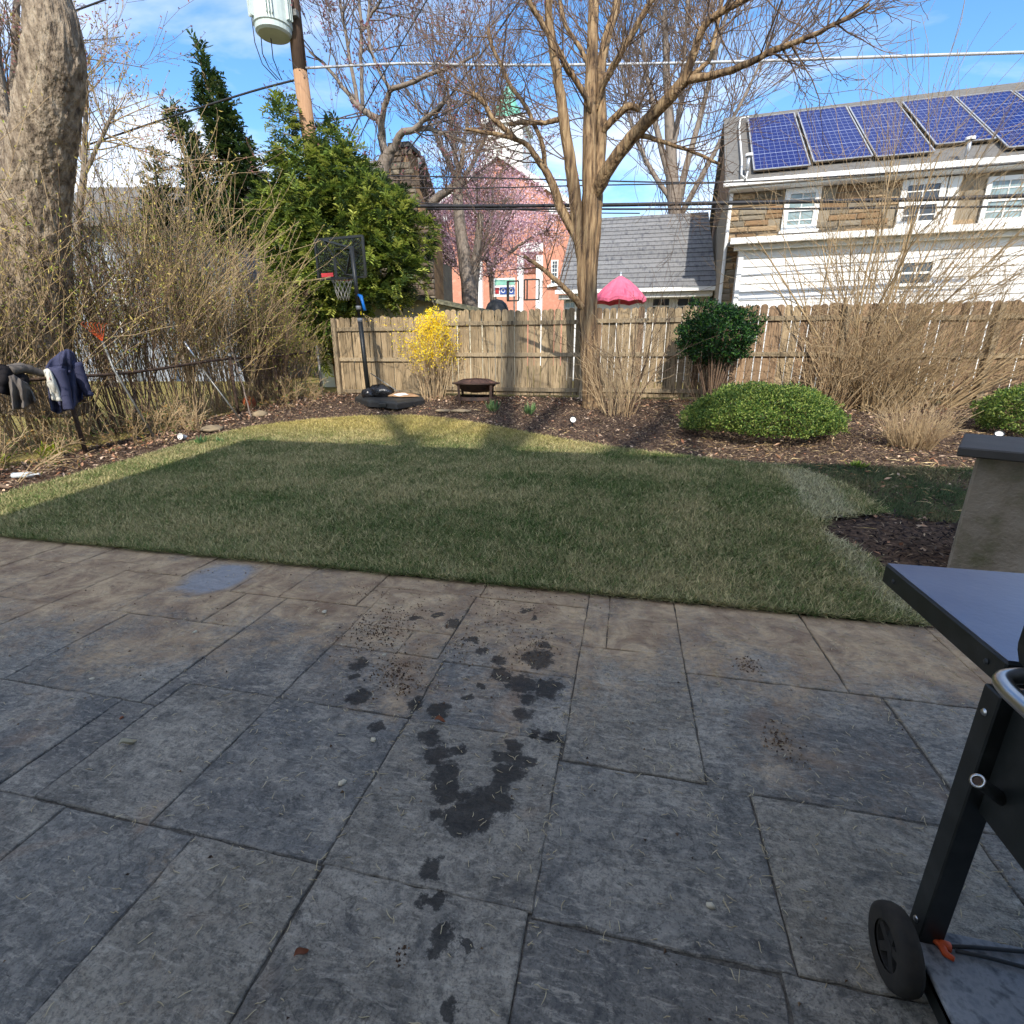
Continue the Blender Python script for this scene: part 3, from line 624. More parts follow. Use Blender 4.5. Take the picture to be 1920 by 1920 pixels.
# ------------------------------------------------------------------ bare trees and shrubs
TW = dict(wander=0.10, up=0.05, kids=[3, 3, 3], n=5, rmin=0.0028, ang=(20, 55), lr=(0.4, 0.75))
def split_tree(name, label, lines_big, lines_small, mat_big, mat_small, base, group=None, tips=None, tipcol=None, tipsize=(0.03, 0.015), cat='tree', dens=1):
    t = thing(name, label, cat, base, group=group)
    tubes_obj('trunk', lines_big, mat_big, t, base)
    if lines_small: tubes_obj('crown', lines_small, mat_small, t, base)
    if tips is not None and len(tips):
        T = np.array(tips); n = len(T)
        leaves_obj('bud', T, rdir(n) + np.array([0, 0, 0.6]), rdir(n), tipsize[0] * rng.uniform(0.6, 1.4, n), tipsize[1], mixcol(n, tipcol, 0.2), M['leaf_matte'], t, base, kind='stuff')
    return t
# --- the multi-stemmed tree in front of the fence
TY = 10.3
big = []
def L(*pts, k=5): 
    l_ = refine(limb(pts), k, 0.004); big.append(l_); return l_
base = g(1112, 760)
L((1116, 772, TY, 66), (1113, 756, TY, 46), (1107, 700, TY, 34), (1102, 600, TY, 30), (1100, 520, TY, 31), (1102, 450, TY, 33), (1106, 390, TY, 34), (1108, 340, TY, 28))
L((1104, 758, TY - .06, 26), (1095, 640, TY - 0.06, 15), (1090, 560, TY - 0.08, 14), (1088, 500, TY - 0.1, 15), (1086, 440, TY - 0.1, 18), (1081, 400, TY - .1, 20))
L((1122, 756, TY + .02, 22), (1115, 640, TY + .02, 13), (1113, 520, TY + 0.02, 14), (1118, 440, TY + .06, 16), (1120, 380, TY + .1, 20), (1120, 330, TY + .1, 21))
a1 = L((1096, 540, TY, 8), (1087, 470, TY - .06, 18), (1082, 420, TY - 0.1, 24), (1075, 345, TY - 0.2, 24), (1062, 262, TY - 0.3, 21), (1049, 170, TY - 0.4, 19), (1037, 90, TY - 0.5, 17), (1029, 30, TY - 0.5, 15), (1030, -60, TY - 0.6, 11))
a2 = L((1106, 360, TY, 30), (1104, 300, TY, 27), (1106, 200, TY + .1, 25), (1110, 100, TY + .2, 22), (1114, 0, TY + .3, 20), (1122, -90, TY + .3, 15))
a3 = L((1119, 350, TY + .1, 26), (1127, 245, TY + .2, 22), (1126, 140, TY + .3, 18), (1136, 78, TY + .4, 18), (1154, 20, TY + .5, 16), (1168, -50, TY + .5, 12))
a4 = L((1116, 360, TY, 28), (1150, 302, TY - .3, 25), (1192, 250, TY - .5, 25), (1240, 200, TY - .8, 23), (1286, 149, TY - 1.0, 22))
a4a = L((1284, 152, TY - 1.0, 17), (1300, 104, TY - 1.1, 15), (1318, 54, TY - 1.2, 14), (1346, 26, TY - 1.3, 13), (1390, 3, TY - 1.4, 11), (1450, -30, TY - 1.5, 8))
a4b = L((1286, 150, TY - 1.0, 15), (1351, 138, TY - 1.1, 13), (1406, 117, TY - 1.3, 12), (1446, 96, TY - 1.4, 11), (1500, 76, TY - 1.5, 10), (1565, 46, TY - 1.7, 8), (1630, 8, TY - 1.8, 6))
a4c = L((1288, 146, TY - 1.0, 9), (1328, 116, TY - 0.9, 9), (1338, 78, TY - 0.9, 8), (1349, 28, TY - .8, 7), (1356, -20, TY - .8, 6))
a5 = L((1118, 205, TY + .15, 7), (1124, 176, TY + .1, 13), (1140, 140, TY, 14), (1157, 112, TY - .1, 13), (1183, 66, TY - .2, 12), (1226, -4, TY - .3, 10))
a6 = L((1107, 226, TY + .05, 5), (1102, 190, TY - .1, 10), (1066, 130, TY - .3, 11), (1034, 73, TY - .5, 11), (1000, 15, TY - .6, 10), (975, -30, TY - .7, 8))
a7 = L((1110, 200, TY + .1, 5), (1110, 160, TY + .08, 9), (1096, 104, TY + .2, 9), (1060, 46, TY + .4, 8), (1049, -5, TY + .5, 7))
a8 = L((1098, 520, TY, 7), (1084, 456, TY - .1, 17), (1052, 392, TY - .1, 18), (1039, 354, TY - .2, 16), (1024, 322, TY - .3, 14), (1001, 289, TY - .4, 11), (986, 270, TY - .4, 9), (960, 259, TY - .5, 8), (919, 249, TY - .5, 7), (874, 242, TY - .6, 5))
a8b = L((967, 262, TY - .5, 10), (946, 241, TY - .5, 10), (924, 221, TY - .6, 9), (905, 190, TY - .6, 9), (886, 176, TY - .6, 10))
a8c = L((1022, 319, TY - .3, 10), (1016, 270, TY - .3, 9), (1001, 232, TY - .2, 8), (982, 193, TY - .1, 8), (958, 163, TY, 8), (939, 122, TY, 7), (920, 80, TY, 8), (916, 52, TY, 6))
a8d = L((1049, 223, TY - .3, 10), (1022, 230, TY - .3, 8), (988, 229, TY - .35, 9), (955, 233, TY - .4, 7))
a9 = L((1092, 576, TY - .1, 14), (1068, 550, TY - .3, 11), (1047, 530, TY - .4, 9), (1015, 503, TY - .5, 8), (982, 480, TY - .6, 6))
a10 = L((1178, 238, TY - .6, 13), (1150, 250, TY - .9, 10), (1162, 205, TY - .9, 9), (1190, 192, TY - .9, 8), (1202, 208, TY - .9, 7)) if False else None
a11 = L((1190, 250, TY - .5, 11), (1230, 262, TY - .5, 8), (1290, 282, TY - .6, 6), (1350, 308, TY - .7, 5))
a12 = L((1126, 256, TY + .18, 8), (1138, 236, TY + .1, 14), (1152, 222, TY + .1, 14), (1178, 200, TY, 13), (1200, 205, TY, 11))
small = []; tips = []
P1 = dict(TW, kids=[3, 4], rmax=0.012, rmin=0.0036)
for l_, c in ((a1, 8), (a2, 4), (a3, 6), (a4, 8), (a4a, 18), (a4b, 24), (a4c, 10), (a5, 8), (a6, 7), (a7, 7), (a8, 14), (a8b, 10), (a8c, 14), (a8d, 7), (a9, 8), (a11, 12), (a12, 7)):
    sprout(small, l_, c, 0.95, P1, 2, None, t0=0.35, rr=0.4)
for l_ in (a8b, a8c, a12):
    for _ in range(9): grow(small, l_[0][-1], unit(rng.normal(0, .6, 3) + np.array([0, 0, .8])), 0.9, 0.007, 2, P1)
split_tree('bare_tree', 'leafless multi-stemmed tree with orange-brown bark before the board fence', big, small, M['bark_brown'], M['twig'], base)

# --- old trunk at the left edge
M['knot'] = mat('knot_hole', S(40, 32, 28), S(60, 50, 42), scale=8, rough=1)
OY = 6.1
line = refine(limb([(66, 760, OY, 170), (62, 700, OY, 152), (58, 640, OY, 136), (60, 500, OY, 118), (62, 420, OY, 112), (68, 330, OY, 108), (84, 250, OY, 99), (95, 180, OY, 98), (104, 110, OY, 97), (101, 50, OY, 88), (90, 0, OY, 80), (74, -80, OY, 70), (60, -200, OY, 60)]), 18)
pts, rad = line; rad = rad * 0.92; n_ = 110
rt = thing('old_tree', 'thick old tree trunk with grey furrowed bark and a knot hole at the left edge', 'tree', tuple(pts[0]))
mb = MB(); mb.tube([Vector(p) for p in pts], list(rad), n_)
for i, v in enumerate(mb.v):
    q = Vector(v); ax = Vector(pts[min(i // n_, len(pts) - 1)]); d_ = (q - ax)
    r_ = d_.length; d_.normalize()
    f = 0.05 * mnoise.noise(Vector((q.x * 2, q.y * 2, q.z * 0.9))) - 0.034 * abs(mnoise.noise(Vector((q.x * 11, q.y * 11, q.z * 2.4)))) ** .7 + 0.014 * mnoise.noise(Vector((q.x * 32, q.y * 32, q.z * 8))) + 0.02
    mb.v[i] = tuple(ax + d_ * (r_ + f) - Vector(pts[0]))
mb.build('trunk', M['bark_old'], rt, smooth=True)
kp = at(66, 165, OY); kc = Vector(pts[0]); tocam = (CC - kp).normalized()
kpos = kp + tocam * (wrad(kp, 92) * 0.80) - kc
MK = tocam.to_track_quat('Z', 'Y').to_matrix()
MB().lathe([(0.15, -0.05), (0.11, 0.03), (0.085, 0.045), (0.06, 0.02), (0.0, -0.03)], 16, kpos, MK).build('knot', M['bark_old'], rt, smooth=True)
MB().lathe([(0.055, 0.024), (0.0, 0.02)], 12, kpos, MK).build('knot_hole', M['knot'], rt)
lb = [refine(limb([(40, 345, OY, 44), (14, 270, OY + .3, 36), (-2, 190, OY + .5, 30), (-24, 60, OY + .8, 24)]), 5)]
tubes_obj('limb', lb, M['bark_old'], rt, pts[0])

# --- generic bare trees further back
def back_tree(name, label, main, Y, sp, L_, lev, mb_, ms_, budcol=None, P=None, count=8, bias=None, group=None):
    bl, sm, tp = [], [], []
    for l_ in main:
        q = limb([(a, b, Y + dy, w) for a, b, dy, w in l_])
        if l_ is main[0]:                                  # carry the trunk down to the ground
            q = (np.vstack([[q[0][0][0], q[0][0][1], 0.5], q[0]]), np.concatenate([[q[1][0] * 1.25], q[1]]))
        q = refine(q, 4, 0.01); bl.append(q)
        sprout(sm, q, count, L_, P or TW, lev, tp if budcol else None, t0=0.3, rr=0.5, bias=bias)
    b0 = bl[0][0][0].copy()
    tp2 = [tp[i] for i in rng.permutation(len(tp))[:9000]] if tp else None
    return split_tree(name, label, bl, sm, mb_, ms_, tuple(b0), group, tp2, budcol, (0.07, 0.04))
PB = dict(TW, kids=[3, 3, 3], rmin=0.0046, rmax=0.02, ang=(15, 55), up=0.06)
back_tree('bare_tree', 'leafless grey tree with reddish buds rising behind the evergreens beside the utility pole', [
    [(700, 520, 0, 34), (698, 400, 0, 28), (706, 360, 0, 27), (720, 309, 0, 25), (728, 288, 0, 24)],
    [(725, 290, 0, 17), (718, 268, 0, 15), (713, 229, .2, 13), (688, 211, .3, 12), (672, 199, .4, 12), (649, 172, .5, 8), (615, 128, .6, 6), (580, 96, .8, 4)],
    [(716, 260, 0, 12), (717, 218, -.2, 11), (727, 183, -.3, 10), (734, 169, -.4, 9), (766, 156, -.6, 8), (812, 137, -.8, 7), (858, 121, -1, 6), (900, 96, -1, 4)],
    [(729, 288, 0, 17), (741, 272, -.1, 15), (750, 252, -.2, 13), (775, 243, -.3, 11), (796, 224, -.4, 9), (812, 211, -.5, 8), (835, 188, -.6, 6)],
    [(775, 243, -.3, 9), (804, 242, -.2, 8), (832, 250, -.1, 7), (872, 266, 0, 5)],
    [(672, 198, .4, 8), (660, 130, .5, 7), (648, 60, .6, 6), (636, -10, .7, 5)],
    [(680, 198, .4, 8), (677, 110, .3, 7), (677, 46, .3, 6), (672, -20, .3, 5)],
    [(677, 60, .3, 5), (700, 22, .2, 5), (722, -10, .1, 4)],
    [(734, 170, -.4, 7), (700, 110, -.3, 6), (690, 40, -.3, 5), (700, -30, -.3, 4)]], 15.0, 0, 2.0, 3, M['bark_grey'], M['twig_grey'], [S(150, 96, 100), S(120, 84, 80)], PB, 9)
PV = dict(TW, kids=[3, 4], rmin=0.008, rmax=0.02, ang=(10, 35), up=0.12)
back_tree('bare_tree', 'pollarded bare tree with a pale double trunk standing before the brick church', [
    [(882, 600, 0, 30), (878, 540, 0, 27), (870, 480, 0, 24), (862, 420, 0, 22), (858, 350, 0, 18), (856, 320, 0, 16)],
    [(886, 580, 0.2, 20), (890, 510, .2, 20), (896, 460, .2, 16), (902, 400, .2, 12)],
    [(806, 382, 0, 15), (826, 366, 0, 15), (846, 353, 0, 14), (872, 342, 0, 14)],
    [(862, 330, 0, 9), (850, 270, 0, 8), (842, 200, 0, 6), (838, 150, 0, 4)], [(860, 330, 0, 8), (872, 260, 0, 7), (880, 190, 0, 5)],
    [(852, 330, 0, 9), (820, 260, 0, 7), (796, 210, 0, 5)], [(868, 340, 0, 8), (900, 280, 0, 7), (925, 220, 0, 5)]], 20.0, 0, 2.0, 2, M['bark_grey'], M['twig_grey'], None, PV, 12)
back_tree('bare_tree', 'tall twiggy grey tree fanning upward left of the stone house', [
    [(1272, 560, 0, 30), (1268, 440, 0, 26), (1262, 360, 0, 24), (1256, 250, 0, 20), (1250, 140, 0, 14), (1246, 20, 0, 9)],
    [(1266, 400, 0, 15), (1290, 300, 0, 12), (1318, 200, 0, 10), (1345, 90, 0, 7), (1370, 0, 0, 5)], [(1262, 360, 0, 13), (1236, 260, 0, 11), (1215, 150, 0, 8), (1200, 40, 0, 5)],
    [(1268, 420, 0, 12), (1310, 340, 0, 10), (1360, 250, 0, 8), (1410, 150, 0, 5), (1440, 80, 0, 4)], [(1258, 300, 0, 12), (1276, 190, 0, 9), (1286, 60, 0, 6), (1290, -30, 0, 5)],
    [(1262, 380, 0, 10), (1210, 300, 0, 8), (1180, 220, 0, 6), (1165, 120, 0, 5)]], 24.0, 0, 3.2, 2, M['bark_grey'], M['twig_grey'], None, dict(PV, rmin=0.010, kids=[3, 5]), 18)
back_tree('bare_tree', 'slender bare tree behind the old trunk at the left edge', [
    [(24, 420, 0, 26), (22, 330, 0, 22), (20, 240, 0, 18), (26, 150, 0, 14), (30, 40, 0, 11), (36, -60, 0, 8)], [(20, 250, 0, 12), (6, 160, 0, 10), (-6, 60, 0, 8)], [(24, 230, 0, 10), (44, 150, 0, 9), (40, 60, 0, 7)]], 12.0, 0, 2.0, 2, M['bark_grey'], M['twig_grey'], [S(150, 104, 100)], PB, 16)
back_tree('bare_tree', 'young bare tree with fine pinkish twigs right of the old trunk', [
    [(150, 480, 0, 14), (152, 380, 0, 12), (158, 300, 0, 10), (160, 230, 0, 8), (165, 150, 0, 5)], [(155, 330, 0, 8), (190, 260, 0, 6), (215, 205, 0, 4)], [(154, 300, 0, 7), (140, 230, 0, 6), (142, 150, 0, 4)]], 12.5, 0, 1.4, 2, M['bark_grey'], M['twig_tan'], [S(170, 120, 120), S(150, 140, 80)], PB, 16)

# --- cane shrubs
def shrub(name, label, base, n, H, spread, mt, r0=0.009, P=None, lev=2, lean=(0, 0, 0), rad=0.25, budcol=None, budn=0, bud=(0.03, 0.012), group=None, hmin=0.5, arch=0.0, cat='shrub'):
    out, tp = [], []; P = P or dict(TW, kids=[2, 2], rmin=0.0022, ang=(12, 40), up=0.03, wander=0.09, n=6)
    b = np.array(base)
    for _ in range(n):
        a = rng.uniform(0, 2 * math.pi); q = math.sqrt(rng.random()); off = np.array([math.cos(a), math.sin(a), 0]) * q * rad
        d = unit(np.array([math.cos(a) * q * spread + lean[0], math.sin(a) * q * spread + lean[1], 1.0]) + rng.normal(0, 0.07, 3))
        PP = dict(P, up=P['up'] - arch * q)
        p0 = b + off; p0[2] = zg(p0[1]) - 0.03 if p0[1] > 0 else b[2]
        grow(out, p0, d, H * rng.uniform(hmin, 1.0), r0 * rng.uniform(0.6, 1.3), lev, PP, tp)
    t = thing(name, label, cat, tuple(b), group=group)
    tubes_obj('branches', out, mt, t, b)['kind'] = 'stuff'
    if budcol:
        idx = rng.permutation(len(tp))[:budn]; T = np.array([tp[i] for i in idx]); m_ = len(T)
        leaves_obj('bud', T + rng.normal(0, 0.01, T.shape), rdir(m_) + np.array([0, 0, .5]), rdir(m_), bud[0] * rng.uniform(0.6, 1.4, m_), bud[1], mixcol(m_, budcol, 0.2), M['leaf_matte'], t, b, kind='stuff')
    return t, np.array(tp)
bc = [S(176, 168, 84), S(150, 140, 76), S(196, 176, 100), S(140, 150, 70)]
HP = dict(TW, kids=[3, 4], rmin=0.0036, ang=(12, 42), up=0.035, wander=0.085, n=6, tiplev=1)
hedge = [(-8.35, 3.6, 3.3, 'tangled bare shrub at the near end of the left hedge, behind the black jacket'), (-8.4, 4.7, 3.5, 'bare budding shrub in front of the old trunk, above the navy jacket'), (-8.3, 5.8, 3.3, 'bare budding shrub directly behind the orange rake'),
         (-8.2, 6.9, 3.9, 'tall bare shrub with yellow-green buds between the rake and the leaning steel pole'), (-8.1, 7.9, 4.2, 'tallest tan bare shrub behind the leaning steel pole'), (-7.9, 8.9, 3.6, 'bare budding shrub left of the evergreen mass'), (-7.8, 9.9, 2.7, 'low bare shrub under the evergreen, left of the fence corner'), (-7.8, 10.7, 2.0, 'short twiggy shrub at the corner of the two fences')]
for i, (x, y, h, lab) in enumerate(hedge):
    shrub('bare_shrub', lab, (x, y, zg(y)), 36 if i < 2 else 58, h * 0.74, 0.28, M['twig_tan'] if i % 3 else M['twig'], 0.013, HP, 2, (-0.06, 0, 0), 0.5, bc, 4200, (0.05, 0.02), 'bare hedge along the chain link fence', 0.55)
for i, (x, y, lab) in enumerate([(-7.15, 3.9, 'knee-high bramble of tan stems below the black jacket'), (-7.3, 6.2, 'knee-high tangle of stems below the rake'), (-7.15, 9.6, 'knee-high tangle of twigs and green shoots along the far chain link')]):
    shrub('bramble', lab, (x, y, zg(y)), 46, 0.5, 0.9, M['twig_tan'], 0.005, dict(HP, up=-0.03), 2, (0, 0, 0), 0.75, [S(150, 120, 70), S(90, 110, 50)], 700, (0.04, 0.02), 'brambles under the chain link', 0.4)
RP = dict(TW, kids=[2, 3], rmin=0.0028, ang=(14, 50), up=0.02, wander=0.10, n=6)
shrub('bare_shrub', 'leaning thicket of tan canes against the fence right of the clipped tree', g(1556, 762), 120, 1.9, 0.5, M['straw_stem'], 0.011, dict(RP, kids=[2, 2], wander=.12), 2, (0.16, 0, 0), 0.38, hmin=0.4, arch=.05)
shrub('bare_shrub', 'dense thicket of tan canes before the fence behind the dry grass clump', g(1650, 768), 110, 1.9, 0.55, M['twig_tan'], 0.011, dict(RP, kids=[2, 2], wander=.12), 2, (0.26, 0, 0), 0.38, hmin=0.4, arch=.06)
shrub('bare_shrub', 'tall open shrub with dark forking stems reaching up before the white siding', g(1590, 756), 26, 4.2, 0.62, M['twig_tan'], 0.022, dict(RP, kids=[4, 5], lr=(0.4, 0.7)), 2, (0.05, 0, 0), 0.07, hmin=0.7)
shrub('bare_shrub', 'arching brown shrub spreading over the fence at the right edge', g(1740, 762), 52, 3.1, 0.9, M['twig_tan'], 0.014, dict(RP, kids=[3, 4]), 2, (0.4, 0, 0), 0.4, hmin=0.6, arch=0.09)
shrub('bare_shrub', 'clump of tan canes with one dark stem right of the multi-stemmed tree', g(1160, 776), 60, 1.35, 0.34, M['straw_stem'], 0.007, dict(RP, kids=[1, 2]), 2, (0, 0, 0), 0.3, hmin=0.4)
shrub('bare_shrub', 'dark forked young shrub rising from the cane clump to the pink parasol', g(1178, 772), 7, 1.9, 0.6, M['twig'], 0.014, dict(RP, kids=[3, 3]), 2, (0, 0, 0), 0.012, hmin=0.7)
shrub('dry_grass', 'straw-coloured dry grass clump in the mulch right of the dome bush', g(1708, 836), 330, 0.62, 0.62, M['straw_stem'], 0.0045, dict(TW, kids=[1], up=0.0, wander=0.07, n=4, rmin=0.002), 1, (0, 0, 0), 0.22, hmin=0.35, cat='grass clump')
shrub('dry_grass', 'small fan of dry tan stalks by the chain link fence', g(362, 806), 34, 0.62, 0.6, M['straw_stem'], 0.007, dict(TW, kids=[1], up=0.02, wander=0.09, n=5, rmin=0.003), 1, (0, 0, 0), 0.1, hmin=0.3, cat='grass clump')

# --- forsythia
def blob(px, py, Y, rx, ry, rz=None):
    p = at(px, py, Y); s = depth(p) / FPX
    return (tuple(p), (rx * s, (rz or rx) * s * 0.8, ry * s))
fb = g(812, 748)
ft, ftips = shrub('forsythia', 'yellow flowering forsythia bush before the board fence', fb, 44, 1.3, 0.13, M['straw_stem'], 0.008, dict(TW, kids=[3, 3], up=0.03, wander=0.08, n=6, tiplev=2, rmin=0.003, ang=(12, 40)), 2, (0, 0, 0), 0.26, hmin=0.55)
fz = ftips[:, 2] - fb.z
keep = ftips[(fz > 0.55) & (rng.random(len(ftips)) < np.clip((fz - 0.55) / 0.5, 0, 1))]
print('forsythia tips', len(ftips), len(keep))
T = np.repeat(keep[rng.permutation(len(keep))[:5200]], 2, 0); T = T + rng.normal(0, 0.03, T.shape)
fc_, fr2 = blob(812, 624, 10.95, 37, 46); dd_ = rdir(5200) * rng.random((5200, 1)) ** .4; Q_ = np.array(fc_) + dd_ * np.array(fr2); nz_ = np.array([mnoise.noise(Vector(p) * 7) for p in Q_]); T = np.concatenate([T, Q_[(nz_ > -.05) & (rng.random(len(Q_)) < np.clip((Q_[:, 2] - fc_[2]) / fr2[2] * .5 + .75, .2, 1))]]); n = len(T)
leaves_obj('blossom', T, rdir(n), rdir(n), 0.036 * rng.uniform(.7, 1.3, n), 0.026, mixcol(n, [S(255, 228, 40), S(246, 210, 24), S(255, 238, 90)], .1), M['leaf'], ft, fb, kind='stuff')

# ------------------------------------------------------------------ evergreens and clipped bushes
def spray_proto(k, ln, wd, droop=0.15):
    """one flat evergreen spray: k leaf quads fanned along a twig"""
    C, D, N = [], [], []
    for i in range(k):
        t = i / k; s = -1 if i % 2 else 1
        C.append((t * ln, 0, -droop * t * t * ln)); a = math.radians(rnd.uniform(30, 60)) * s
        D.append((math.cos(a), math.sin(a), rnd.uniform(-.15, .25))); N.append((0, 0, 1))
    V, F, _ = leaves_np(np.array(C), np.array(D), np.array(N, float), ln * 0.5, wd, np.zeros((k, 3)))
    return V, F
def sprays(C, D, k, ln, wd, col, size):
    V0, F0 = spray_proto(k, ln, wd); n = len(C); D = unit(D); upv = rdir(n) * 0.5 + np.array([0, 0, 1.0])
    Y_ = unit(np.cross(upv, D)); Z_ = np.cross(D, Y_); sz = size[:, None, None]
    V = (V0[None, :, 0:1] * D[:, None, :] + V0[None, :, 1:2] * Y_[:, None, :] + V0[None, :, 2:3] * Z_[:, None, :]) * sz + C[:, None, :]
    F = (F0[None] + (np.arange(n) * len(V0))[:, None, None]).reshape(-1, 4)
    return V.reshape(-1, 3), F, np.repeat(col, len(V0), 0)
def conifer(name, label, blobs, n, cols, base, size=0.22, k=9, w=0.055, trunk=None, tipbright=0.35, hang=0.0, cat='tree', spire=None, leafm='leaf'):
    """crown as many sprays over ellipsoid boughs (c, (rx,ry,rz))"""
    vol = np.array([(r[0] * r[1] + r[0] * r[2] + r[1] * r[2]) for _, r in blobs]); cnt = (vol / vol.sum() * n).astype(int)
    CsL, Ds, Cl = [], [], []
    for (c, r), m_ in zip(blobs, cnt):
        d = rdir(m_); q = rng.uniform(0.45, 1.12, (m_, 1)) ** 0.5
        f = np.array([mnoise.noise(Vector(v) * 2.3 + Vector(c)) for v in d])[:, None]
        P_ = np.array(c) + d * np.array(r) * q * (1 + 0.35 * f); CsL.append(P_)
        Ds.append(unit(d * np.array([1, 1, 0.5]) + rng.normal(0, 0.45, (m_, 3)) + np.array([0, 0, -hang])))
        b_ = mixcol(m_, cols, 0.22); Cl.append(b_)
    C_ = np.concatenate(CsL); D_ = np.concatenate(Ds); c_ = np.concatenate(Cl)
    gp_ = np.array([mnoise.noise(Vector(p) * 1.5) + .5 * mnoise.noise(Vector(p) * 4) for p in C_]) > -0.20; C_, D_, c_ = C_[gp_], D_[gp_], c_[gp_]
    V, F, col = sprays(C_, D_, k, 1.0, w / size, c_, size * rng.uniform(0.6, 1.35, len(C_)))
    t = thing(name, label, cat, tuple(base))
    link('crown', mesh_np('crown', V - np.array(base), F, col=col), M[leafm], t)
    tl = trunk or [(np.array([tuple(base), tuple(Vector(base) + Vector((0, 0, 2.2)))]), np.array([0.12, 0.08]))]
    br = list(tl)
    for c, r in blobs:                                      # limbs out to every bough
        p1 = np.array(c); p0 = tl[0][0][0] + (tl[0][0][-1] - tl[0][0][0]) * np.clip((p1[2] - tl[0][0][0][2]) / max(0.5, tl[0][0][-1][2] - tl[0][0][0][2]) - 0.1, 0.05, 0.98)
        br.append((np.array([p0, (p0 + p1) / 2 + np.array([0, 0, 0.05]), p1]), np.array([0.035, 0.025, 0.01])))
    tubes_obj('trunk', br, M['bark_old'], t, tuple(base))
    return t
GB = [S(136, 152, 64), S(104, 124, 54), S(182, 188, 92), S(70, 90, 44), S(46, 62, 34)]
EY = 13.0
bl = [blob(*b) for b in [(530, 250, EY + .3, 24, 60), (560, 330, EY, 60, 60), (630, 300, EY, 42, 52), (640, 350, EY, 66, 60), (600, 400, EY - .2, 74, 50), (690, 390, EY - .2, 60, 46), (560, 450, EY - .3, 66, 54), (640, 450, EY - .5, 70, 52), (730, 420, EY - .4, 56, 46), (770, 440, EY - .2, 40, 36), (620, 510, EY - .6, 60, 46), (700, 490, EY - .6, 66, 50), (740, 520, EY - .5, 50, 40), (560, 540, EY - .3, 60, 50), (690, 555, EY - .6, 52, 30), (520, 400, EY, 40, 46), (610, 580, EY - .5, 40, 40), (530, 620, EY, 50, 40), (590, 640, EY - .2, 34, 40)]]
eb = at(640, 700, EY); eb = Vector((eb.x, eb.y, 0.5)); et = at(610, 260, EY)
conifer('evergreen_tree', 'bright green dense evergreen hanging over the fence corner behind the hoop', bl, 14000, GB, eb, 0.25, 10, 0.042, [(np.array([tuple(eb), tuple((eb + et) / 2), tuple(et)]), np.array([0.16, 0.11, 0.03]))], hang=0.15)
GD = [S(48, 70, 36), S(62, 84, 40), S(36, 54, 32), S(92, 104, 54)]
SY = 14.6
def spire(name, label, tip, foot, w0, w1, n, Y):
    B = []; k = 11
    for i in range(k):
        t = i / (k - 1); px = tip[0] + (foot[0] - tip[0]) * t; py = tip[1] + (foot[1] - tip[1]) * t; w = w0 + (w1 - w0) * t ** 0.8
        B.append(blob(px, py, Y, w, 26))
        if i > 2 and i % 2: B.append(blob(px - w * 0.9, py + 5, Y - .1, w * 0.5, 18)); B.append(blob(px + w * 0.9, py + 14, Y + .1, w * 0.5, 18))
    f = at(*foot, Y); b_ = Vector((f.x, f.y, 0.5)); tp = at(*tip, Y)
    conifer(name, label, B, n, GD, b_, 0.27, 10, 0.05, [(np.array([tuple(b_), tuple(f), tuple(tp)]), np.array([0.16, 0.1, 0.02]))], hang=-0.15)
spire('spruce_tree', 'tall dark narrow spruce leaning left beside the utility pole', (374, 112), (486, 430), 6, 40, 2300, SY)
spire('spruce_tree', 'shorter dark spruce with a pointed tip left of the tall one', (318, 206), (430, 440), 5, 38, 1500, SY + .8)
spire('spruce_tree', 'smallest dark conifer tip showing above the bare hedge', (288, 300), (320, 520), 10, 44, 900, SY + .3)

def bush(name, label, c, r, n, cols, leaf, base, cut=-0.45, core=True, cat='shrub', lump=0.10):
    """clipped bush: leaf quads over an ellipsoid shell"""
    d = rdir(int(n * 1.6)); d = d[d[:, 2] > cut][:n]; m_ = len(d)
    f = np.array([mnoise.noise(Vector(v) * 2.2 + Vector(c)) + 0.5 * mnoise.noise(Vector(v) * 6 + Vector(c)) for v in d])[:, None]
    q = rng.uniform(0.80, 1.02, (m_, 1)) * (1 + lump * f); P_ = np.array(c) + d * np.array(r) * q
    t = thing(name, label, cat, tuple(base))
    D_ = unit(d * 0.7 + rng.normal(0, 0.6, (m_, 3)) + np.array([0, 0, .3]))
    leaves_obj('foliage', P_, D_, unit(d + rng.normal(0, .5, (m_, 3))), leaf * rng.uniform(0.6, 1.4, m_), leaf * 0.55, mixcol(m_, cols, 0.25), M['leaf'], t, base, kind='stuff')
    st = []
    for _ in range(26):
        a = rng.uniform(0, 6.283); e = np.array(c) + np.array([math.cos(a) * r[0] * .7, math.sin(a) * r[1] * .7, r[2] * rng.uniform(-.2, .5)])
        st.append((np.array([np.array(base) + np.array([math.cos(a) * .06, math.sin(a) * .06, -.03]), (np.array(base) + e) / 2 + np.array([0, 0, -.05]), e]), np.array([.018, .014, .008])))
    tubes_obj('stem', st, M['twig'], t, base)
    return t
BG = [S(84, 112, 50), S(58, 84, 40), S(116, 138, 62), S(150, 164, 84)]
bc_ = g(1395, 806); bc_ = Vector((1.95, 8.1, zg(8.1)))
bush('dome_bush', 'wide low dome of clipped green boxwood on the mulch', (bc_.x, bc_.y, bc_.z + 0.22), (1.06, 0.95, 0.49), 34000, BG, 0.036, bc_, -0.28, lump=.2)
bc2 = Vector((5.75, 8.75, zg(8.75)))
bush('round_bush', 'clipped green bush at the right edge behind the pillar cap', (bc2.x, bc2.y, bc2.z + 0.28), (0.7, 0.7, 0.38), 15000, BG, 0.038, bc2, -0.6, lump=.25)
TPY = 10.6; tpc = at(1346, 628, TPY); tb = Vector((tpc.x + .02, TPY, zg(TPY)))
